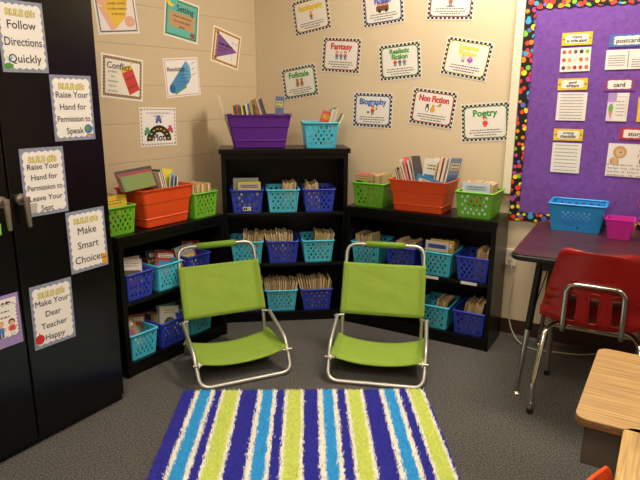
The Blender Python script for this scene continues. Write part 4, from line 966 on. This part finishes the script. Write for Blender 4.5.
# ---------------------------------------------------------------- table by the board
HT = .71; uT = uR.copy(); nT = nR.copy(); aT = math.atan2(uT.y, uT.x)
FL = at_z(509.5, 253, HT); dwall = (FL-CORNER).dot(nR); sFL = (FL-CORNER).dot(uR); print('table front dist', dwall, sFL)
tb = empty('activity_table', CORNER+uR*sFL+nR*.02, aT); tb.location.z = 0; tag(tb, 'rectangular classroom table with burgundy wood top and black edge, against the bulletin board', 'table')
TW, TD = 1.22, dwall-.02
# local: x right along wall, y toward wall is +, so front is -TD
def slabmb(w, d, r, z0, z1, m, x0=0, y0=0, edge=None, bev=.004):
    b = MB(); cx, cy = x0+w/2, y0+d/2
    b.loft([rrect(w-2*bev, d-2*bev, r, z0, 5, cx, cy), rrect(w, d, r, z0+bev, 5, cx, cy), rrect(w, d, r, z1-bev, 5, cx, cy), rrect(w-2*bev, d-2*bev, r, z1, 5, cx, cy)], edge or m, False, True, True)
    return b
b = slabmb(TW-.012, TD-.012, .045, HT-.004, HT, M['walnut'], .006, -TD+.006, bev=.001); b.build('tabletop', tb)
b = slabmb(TW, TD, .05, HT-.03, HT-.0042, M['blackpaint'], 0, -TD, bev=.006); b.build('edge_band', tb)
b = MB()
b.box(.12, TW-.12, -TD+.09, -TD+.11, HT-.085, HT-.0305, M['blackpaint']); b.box(.12, TW-.12, -.11, -.09, HT-.085, HT-.0305, M['blackpaint']); b.build('apron', tb)
def tleg(x, y, fx, fy):
    top = Vector((x, y, HT-.031)); foot = Vector((fx, fy, .02)); m = top.lerp(foot, .52)
    b = MB(); b.tube([top, top.lerp(foot, .5), m], .0165, M['blackpaint'], 14); lg = b.build('leg', tb)
    b = MB(); b.tube([m, foot], .0125, M['chrome'], 14); b.build('leg_insert', lg)
    b = MB(); b.tube([foot, foot+Vector((0, 0, -.006)), Vector((fx, fy, .0105)), Vector((fx, fy, .0015))], [.0125, .008, .017, .02], M['chrome'], 16); b.build('glide', lg)
ft = at_z(516, 393); q = ft-tb.location; lfx, lfy = q.dot(uT), -q.dot(nT); print('leg foot local', lfx, lfy)
tl = at_z(546, 262, HT-.03); q = tl-tb.location; print('leg top local', q.dot(uT), -q.dot(nT))
tleg(.12, -TD+.10, lfx, lfy); tleg(.12, -.10, .07, -.045); tleg(TW-.12, -TD+.10, TW-lfx, lfy); tleg(TW-.12, -.10, TW-.07, -.045)
b = MB(); b.tube(fillet([(.11, -.14, HT-.05), (.10, -.20, .50), (.09, -TD+.30, .40), (.10, -TD+.16, .34)], .08), .003, M['blackpaint'], 8); b.build('cord_hook', tb)
# things on the table
P = at_z(574, 232.5, HT)
sb = basket('sky', M['sky'], P+Z3*.0006, aT, 'bright blue perforated basket with scissors on the burgundy table', 'table baskets', (.262, .225, .19, .16, .142), (11, 7, 9, .22, .26)); sb.name = 'supply_basket'; del sb['group']
sb['label'] = 'bright blue perforated supply basket with plastic pouches on the burgundy table'
T = TR(*P) @ Matrix.Rotation(aT, 4, 'Z')
for i, (x, y, rz_) in enumerate(((-.045, .085, 8), (.055, .1, -12))):
    b = MB(); rg = []
    for (s_, z_) in ((.9, 0), (1, .006), (1, .10), (.9, .108)): rg.append(rrect(.10*s_, .10*s_, .02, z_, 4))
    b.loft(rg, M['clear'], True); o = b.build('plastic_pouch'); o.matrix_world = T @ TR(x, y, .012) @ RZ(rz_); tag(o, ['pale blue plastic pouch in left half of the bright blue basket', 'pale blue plastic pouch in right half of the bright blue basket'][i], 'pouch', 'plastic pouches in the blue basket')
def pail(P, rz, w, h, m, name, label):
    b = MB(); rg = []
    for (t_, e) in ((0, 0), (.02, .001), (.95, .001), (.96, .004), (1, .004)):
        ww = w*(.80+.20*t_); rg.append(rrect(ww+2*e, ww+2*e, .008, h*t_, 3))
    rg2 = rg+[rrect(w-.004, w-.004, .008, h, 3), rrect(w*.8-.004, w*.8-.004, .008, .003, 3)]
    b.loft(rg2, m, False); o = b.build(name); o.location = P; o.rotation_euler = (0, 0, rz); tag(o, label, 'pail')
    for sx in (-1, 1):
        q = MB(); q.box(sx*w*.5-.001, sx*w*.5+.001, -.012, .012, h*.72, h*1.12, m, T=TR(0, 0, 0)); e = q.build('ear', o); e.rotation_euler = (0, 0, 0)
        for v in e.data.vertices: v.co.x += sx*(v.co.z-h*.72)*.45+sx*.001
P = at_z(618, 240.5, HT); P += -nR*.055; P.z = HT+.0006
pail(P, aT, .118, .098, M['magenta'], 'metal_pail', 'small square magenta metal pail on the burgundy table')
P = at_z(662, 241, HT); P += -nR*.04; P.z = HT+.0006
pail(P, aT, .19, .16, M['redp'], 'red_tub', 'red tub cut by the right photo edge on the burgundy table')
bpy.data.objects['red_tub']['category'] = 'tub'

# ---------------------------------------------------------------- plastic shell chairs
def shell_chair(P, rz, m, label, S=1.0, curve=.045):
    """local: faces +y, back at -y, x across"""
    t = empty('school_chair', P, rz); t.scale = (1, 1, 1); tag(t, label, 'chair', 'plastic shell school chairs')
    # shell profile (y, z, half width) from front of the seat to the top of the back
    prof = [(.20, .415, .170), (.195, .432, .185), (.15, .438, .200), (.08, .430, .205), (0, .420, .207), (-.08, .418, .210), (-.16, .428, .216), (-.210, .440, .214), (-.230, .470, .213), (-.242, .53, .203), (-.255, .58, .195), (-.267, .63, .183), (-.279, .68, .171), (-.291, .732, .160), (-.297, .758, .152), (-.299, .768, .144), (-.299, .775, .133), (-.298, .779, .116)]
    prof = [(y*S, z*S, w*S) for y, z, w in prof]
    # resample
    P2 = []
    for i in range(len(prof)-1):
        k = 4 if i >= 7 else 2
        for j in range(k): tt = j/k; P2.append(tuple(prof[i][q]*(1-tt)+prof[i+1][q]*tt for q in range(3)))
    P2.append(prof[-1]); nx = 36; b = MB(); V = []; fs = []
    for (y, z, w) in P2:
        back = max(0, min(1, (z/S-.44)/.08))
        for i in range(nx+1):
            u = i/nx*2-1; c = abs(u)**2.4
            yy = y + back*c*curve*S; zz = z + (1-back)*(c*.022*S - (1-u*u)*.012*S)
            V.append((u*w, yy, zz))
    for j in range(len(P2)-1):
        zc = (P2[j][1]+P2[j+1][1])/2/S
        for i in range(nx):
            u = (i+.5)/nx*2-1
            slot = .462 < zc < .585 and P2[j][0] < -.1*S and (abs(u) < .09 or (.33 < abs(u) < .50))
            if slot: continue
            a = j*(nx+1)+i; fs.append((a, a+1, a+nx+2, a+nx+1))
    b.add(V, fs, m, True); sh = b.build('seat_shell', t)
    md = sh.modifiers.new('thick', 'SOLIDIFY'); md.thickness = .006; md.offset = 0; md = sh.modifiers.new('b', 'BEVEL'); md.width = .0015; md.segments = 2; md.limit_method = 'ANGLE'
    # ribs along the shell's side edges
    b = MB()
    for sx in (-1, 1):
        for zz in (.50, .545, .59):
            w = .208-(zz-.53)*.30; x0 = sx*(w-.002)*S; b.add([(x0, -.200*S-(zz-.5)*.2*S, zz*S), (x0-sx*.035*S, -.240*S-(zz-.5)*.25*S, zz*S-.012*S), (x0, -.205*S-(zz-.5)*.2*S, zz*S-.03*S), (x0-sx*.004, -.185*S-(zz-.5)*.2*S, zz*S-.015*S)], [(0, 1, 2), (0, 2, 3), (0, 3, 1), (1, 3, 2)], m)
    b.build('edge_rib', t)
    b = MB()
    for ux in (-.415, 0, .415):
        xx = ux*.204*S; hw = .020*S; dy = abs(ux)**2.4*curve*S
        loop = fillet([(xx-hw, -.228*S+dy, .455*S), (xx-hw, -.262*S+dy, .598*S), (xx+hw, -.262*S+dy, .598*S), (xx+hw, -.228*S+dy, .455*S)], .012, 4, True); b.tube(loop, .0045*S, m, 6, True)
    b.build('slot_rim', t)
    r = .0125*S; ch = M['chrome']
    b = MB(); up = [(-.135*S, -.10*S, .395*S), (-.135*S, -.195*S, .42*S), (-.130*S, -.212*S, .62*S), ]
    pth = [(-.114*S, -.05*S, .392*S), (-.114*S, -.245*S, .405*S), (-.109*S, -.276*S, .635*S)]
    b.tube(fillet(pth+[(-x, y, z) for x, y, z in pth[::-1]], .045*S, 6), r*.85, ch, 12); b.build('back_support', t)
    for sx in (-1, 1):
        b = MB(); pt = [(sx*.03*S, -.06*S, .392*S), (sx*.175*S, -.08*S, .392*S), (sx*.225*S, -.24*S, .03)]
        pt = [(sx*.02*S, -.10*S, .392*S), (sx*.150*S, -.10*S, .392*S), (sx*.190*S, -.15*S, .37*S), (sx*.207*S, -.255*S, .15*S), (sx*.207*S, -.262*S, .03)]
        b.tube(fillet(pt, .04*S, 6), r, ch, 12); lg = b.build('rear_leg', t)
        b = MB(); b.cyl((pt[-1][0], pt[-1][1], .055), (pt[-1][0], pt[-1][1], .022), .0135, ch, 14); b.cyl((pt[-1][0], pt[-1][1], .024), (pt[-1][0], pt[-1][1], .0008), .0150, M['rubber'], 14); b.build('glide', lg)
        b = MB(); pt = [(sx*.02*S, .09*S, .392*S), (sx*.155*S, .09*S, .392*S), (sx*.195*S, .12*S, .36*S), (sx*.195*S, .165*S, .15*S), (sx*.195*S, .175*S, .03)]
        b.tube(fillet(pt, .04*S, 6), r, ch, 12); lg = b.build('front_leg', t)
        b = MB(); b.cyl((pt[-1][0], pt[-1][1], .055), (pt[-1][0], pt[-1][1], .022), .0135, ch, 14); b.cyl((pt[-1][0], pt[-1][1], .024), (pt[-1][0], pt[-1][1], .0008), .0150, M['rubber'], 14); b.build('glide', lg)
    b = MB(); b.tube([(0, -.11*S, .39*S), (0, .10*S, .39*S)], r, ch, 10); b.build('under_bar', t)
    return t
f1 = at_z(530.5, 413); f2 = at_z(546, 371); print('red feet', f1, f2, (f1-f2).length)
hd = math.atan2(f2.x-f1.x, f2.y-f1.y); yv = Vector((math.sin(hd), math.cos(hd), 0)); xv = Vector((math.cos(hd), -math.sin(hd), 0))
S1 = .99
org = (f1 + yv*.262*S1 + xv*.203*S1); print('heading', math.degrees(hd))
shell_chair(Vector((org.x, org.y, 0)), -hd, M['redshell'], 'red plastic school chair with chrome legs pushed toward the burgundy table', S1)

# ---------------------------------------------------------------- wooden student desks
HD = .66
def student_desk(P, rz, w, d, m, label, grp, box=True):
    t = empty('student_desk', P, rz); tag(t, label, 'desk', grp)      # local: x right, y back, origin front-left corner
    b = slabmb(w, d, .028, HD-.004, HD, m, 0, 0, bev=.001); b.build('desktop', t)
    b = slabmb(w, d, .028, HD-.022, HD-.0042, M['oakedge'], 0, 0, bev=.003); b.build('edge', t)
    if box:
        x0, x1, y0, y1 = .022, w-.05, .02, d-.06; z0, z1 = HD-.125, HD-.0225; k = .0025
        b = MB(); b.box(x0, x1, y0, y1, z0, z0+k, M['bookbox']); b.box(x0, x0+k, y0, y1, z0, z1, M['bookbox']); b.box(x1-k, x1, y0, y1, z0, z1, M['bookbox']); b.box(x0, x1, y1-k, y1, z0, z1, M['bookbox']); b.box(x0, x1, y0, y0+k, z0, z1, M['bookbox'])
        b.build('book_box', t)
    for (x, y) in ((.08, .06), (w-.08, .06), (.08, d-.09), (w-.08, d-.09)):
        b = MB(); b.tube([(x, y, HD-.125), (x, y, .02)], .014, M['chrome'], 12); lg = b.build('leg', t)
        b = MB(); b.cyl((x, y, .022), (x, y, .0008), .018, M['rubber'], 14); b.build('glide', lg)
    return t
a_ = at_z(574, 416, HD); c_ = at_z(599, 347, HD); e_ = at_z(640, 425, HD); e2 = at_z(640, 358.5, HD)
print('desk', a_, c_, e_, e2)
h1 = math.atan2(c_.x-a_.x, c_.y-a_.y); dl = (c_-a_).length; print('desk heading', math.degrees(h1), dl, 'front dir', math.degrees(math.atan2(e_.y-a_.y, e_.x-a_.x)), math.degrees(math.atan2(e2.y-c_.y, e2.x-c_.x)))
rzd = -h1
student_desk(Vector((a_.x, a_.y, 0)), rzd, .61, dl, M['oak'], 'oak-topped student desk with grey metal book box, farther of the two', 'oak-topped student desks')
k_ = at_z(624, 425.5, HD); n_ = at_z(613.5, 484, HD); print('desk2', k_, n_)
h2 = math.atan2(k_.x-n_.x, k_.y-n_.y); xv2 = Vector((math.cos(h2), -math.sin(h2), 0)); yv2 = Vector((math.sin(h2), math.cos(h2), 0))
fd = Vector((k_.x, k_.y, 0)) - yv2*.61; print('h2', math.degrees(h2))
student_desk(fd, -h2, .46, .61, M['oak2'], 'oak-topped student desk at the lower right corner of the photo', 'oak-topped student desks', False)
# orange chair
P = at_z(600, 461, .672); print('orange', P)
oa, ob = at_z(603, 460, .66), at_z(584, 482, .66); print('orange dir', oa, ob, math.degrees(math.atan2(oa.x-ob.x, oa.y-ob.y))); ho = R(134); xo = Vector((math.cos(ho), -math.sin(ho), 0)); yo = Vector((math.sin(ho), math.cos(ho), 0))
ORG = Vector((P.x, P.y, 0)) + yo*.262 + xo*.118
shell_chair(ORG, -ho, M['orangeshell'], 'orange plastic school chair tucked beside the nearer oak desk', .862, .012)

# ---------------------------------------------------------------- outlet and cable
ox, oz = on_right(511, 257)
b = MB(); b.box(-.032, .032, -.05, .05, 0, .012, M['white_plastic']); o = b.build('outlet_box', bevel=.004); o.matrix_world = frame(CORNER+uR*ox+Z3*oz+nR*.0005, uR, Z3, nR); tag(o, 'cream surface outlet box on the wall left of the burgundy table', 'outlet')
for dz in (-.02, .02):
    b = MB(); b.cyl((0, dz, .0122), (0, dz, .0145), .014, mat('outlet_face', '#cfc5ae', .4), 16); b.box(-.005, -.003, dz-.004, dz+.004, .0146, .0152, BLK); b.box(.003, .005, dz-.004, dz+.004, .0146, .0152, BLK); b.build('socket', o)
q0 = CORNER+uR*ox+Z3*(oz-.02)+nR*.018; 
def w2(x, y, z=.006): p = at_z(x, y, z); return p
q1 = hit(515, 282, CORNER+nR*.03, nR); q2 = hit(507, 300, CORNER+nR*.04, nR); q3 = hit(509, 325, CORNER+nR*.03, nR)
pts = [q0, q1, q2, q3, w2(517, 343), w2(535, 351), w2(560, 352), w2(585, 357), w2(620, 350), w2(660, 352)]
cu = bpy.data.curves.new('c', 'CURVE'); cu.dimensions = '3D'; s_ = cu.splines.new('NURBS'); s_.points.add(len(pts)-1)
for i, p in enumerate(pts): s_.points[i].co = (p.x, p.y, max(p.z, .0045), 1)
s_.use_endpoint_u = True; s_.order_u = 4; cu.bevel_depth = .0035; cu.resolution_u = 8
tmp = bpy.data.objects.new('t', cu); COL.objects.link(tmp); me = bpy.data.meshes.new_from_object(tmp); bpy.data.objects.remove(tmp)
me.materials.clear(); me.materials.append(M['cable'])
for p in me.polygons: p.use_smooth = True
o = bpy.data.objects.new('power_cable', me); COL.objects.link(o); tag(o, 'thin pale grey cable hanging from the outlet and running along the carpet', 'cable')

# ---------------------------------------------------------------- lamps
def lamp(x, y, w, d, power, rz, label, col=(1, .89, .74)):
    t = empty('ceiling_light', (x, y, HC), rz); tag(t, label, 'light', 'recessed ceiling lights')
    b = MB(); f_ = .03
    for q in ((-w/2-f_, w/2+f_, -d/2-f_, -d/2), (-w/2-f_, w/2+f_, d/2, d/2+f_), (-w/2-f_, -w/2, -d/2, d/2), (w/2, w/2+f_, -d/2, d/2)): b.box(*q, -.02, -.0005, M['white_plastic'])
    b.build('frame', t)
    m = bpy.data.materials.get('diffuser') or bpy.data.materials.new('diffuser'); m.use_nodes = True; p = m.node_tree.nodes['Principled BSDF']; p.inputs['Emission Color'].default_value = (*col, 1); p.inputs['Emission Strength'].default_value = 5; p.inputs['Base Color'].default_value = (.9, .9, .85, 1)
    b = MB(); b.box(-w/2, w/2, -d/2, d/2, -.008, -.002, m); b.build('diffuser', t)
    l = bpy.data.lights.new('lamp', 'AREA'); l.shape = 'RECTANGLE'; l.size = w; l.size_y = d; l.energy = power; l.color = col
    o = bpy.data.objects.new('lamp', l); COL.objects.link(o); o.parent = t; o.location = (0, 0, -.012)
wa = math.atan2(uR.y, uR.x)
def roomp(s, d): p = CORNER+uR*s+nR*d; return p.x, p.y
lamp(*roomp(1.85, .50), 1.2, .30, 31, wa, 'recessed ceiling light nearest the bulletin board wall')
lamp(*roomp(1.6, 2.9), 1.2, .6, 14, wa, 'recessed ceiling light over the rug')
lamp(*roomp(3.9, 2.9), 1.2, .6, 12, wa, 'recessed ceiling light behind the student desks')
lamp(*roomp(2.2, 4.6), 1.2, .6, 10, wa, 'recessed ceiling light at the rear of the room')

w = bpy.data.worlds.new('world'); SC.world = w; w.use_nodes = True; w.node_tree.nodes['Background'].inputs[0].default_value = (.02, .018, .015, 1)
SC.view_settings.view_transform = 'Standard'; SC.view_settings.look = 'None'; SC.view_settings.exposure = .62; SC.view_settings.gamma = 1; SC.view_settings.use_curve_mapping = False
print('OBJECTS', len(SC.objects), 'top', sum(1 for o in SC.objects if not o.parent))
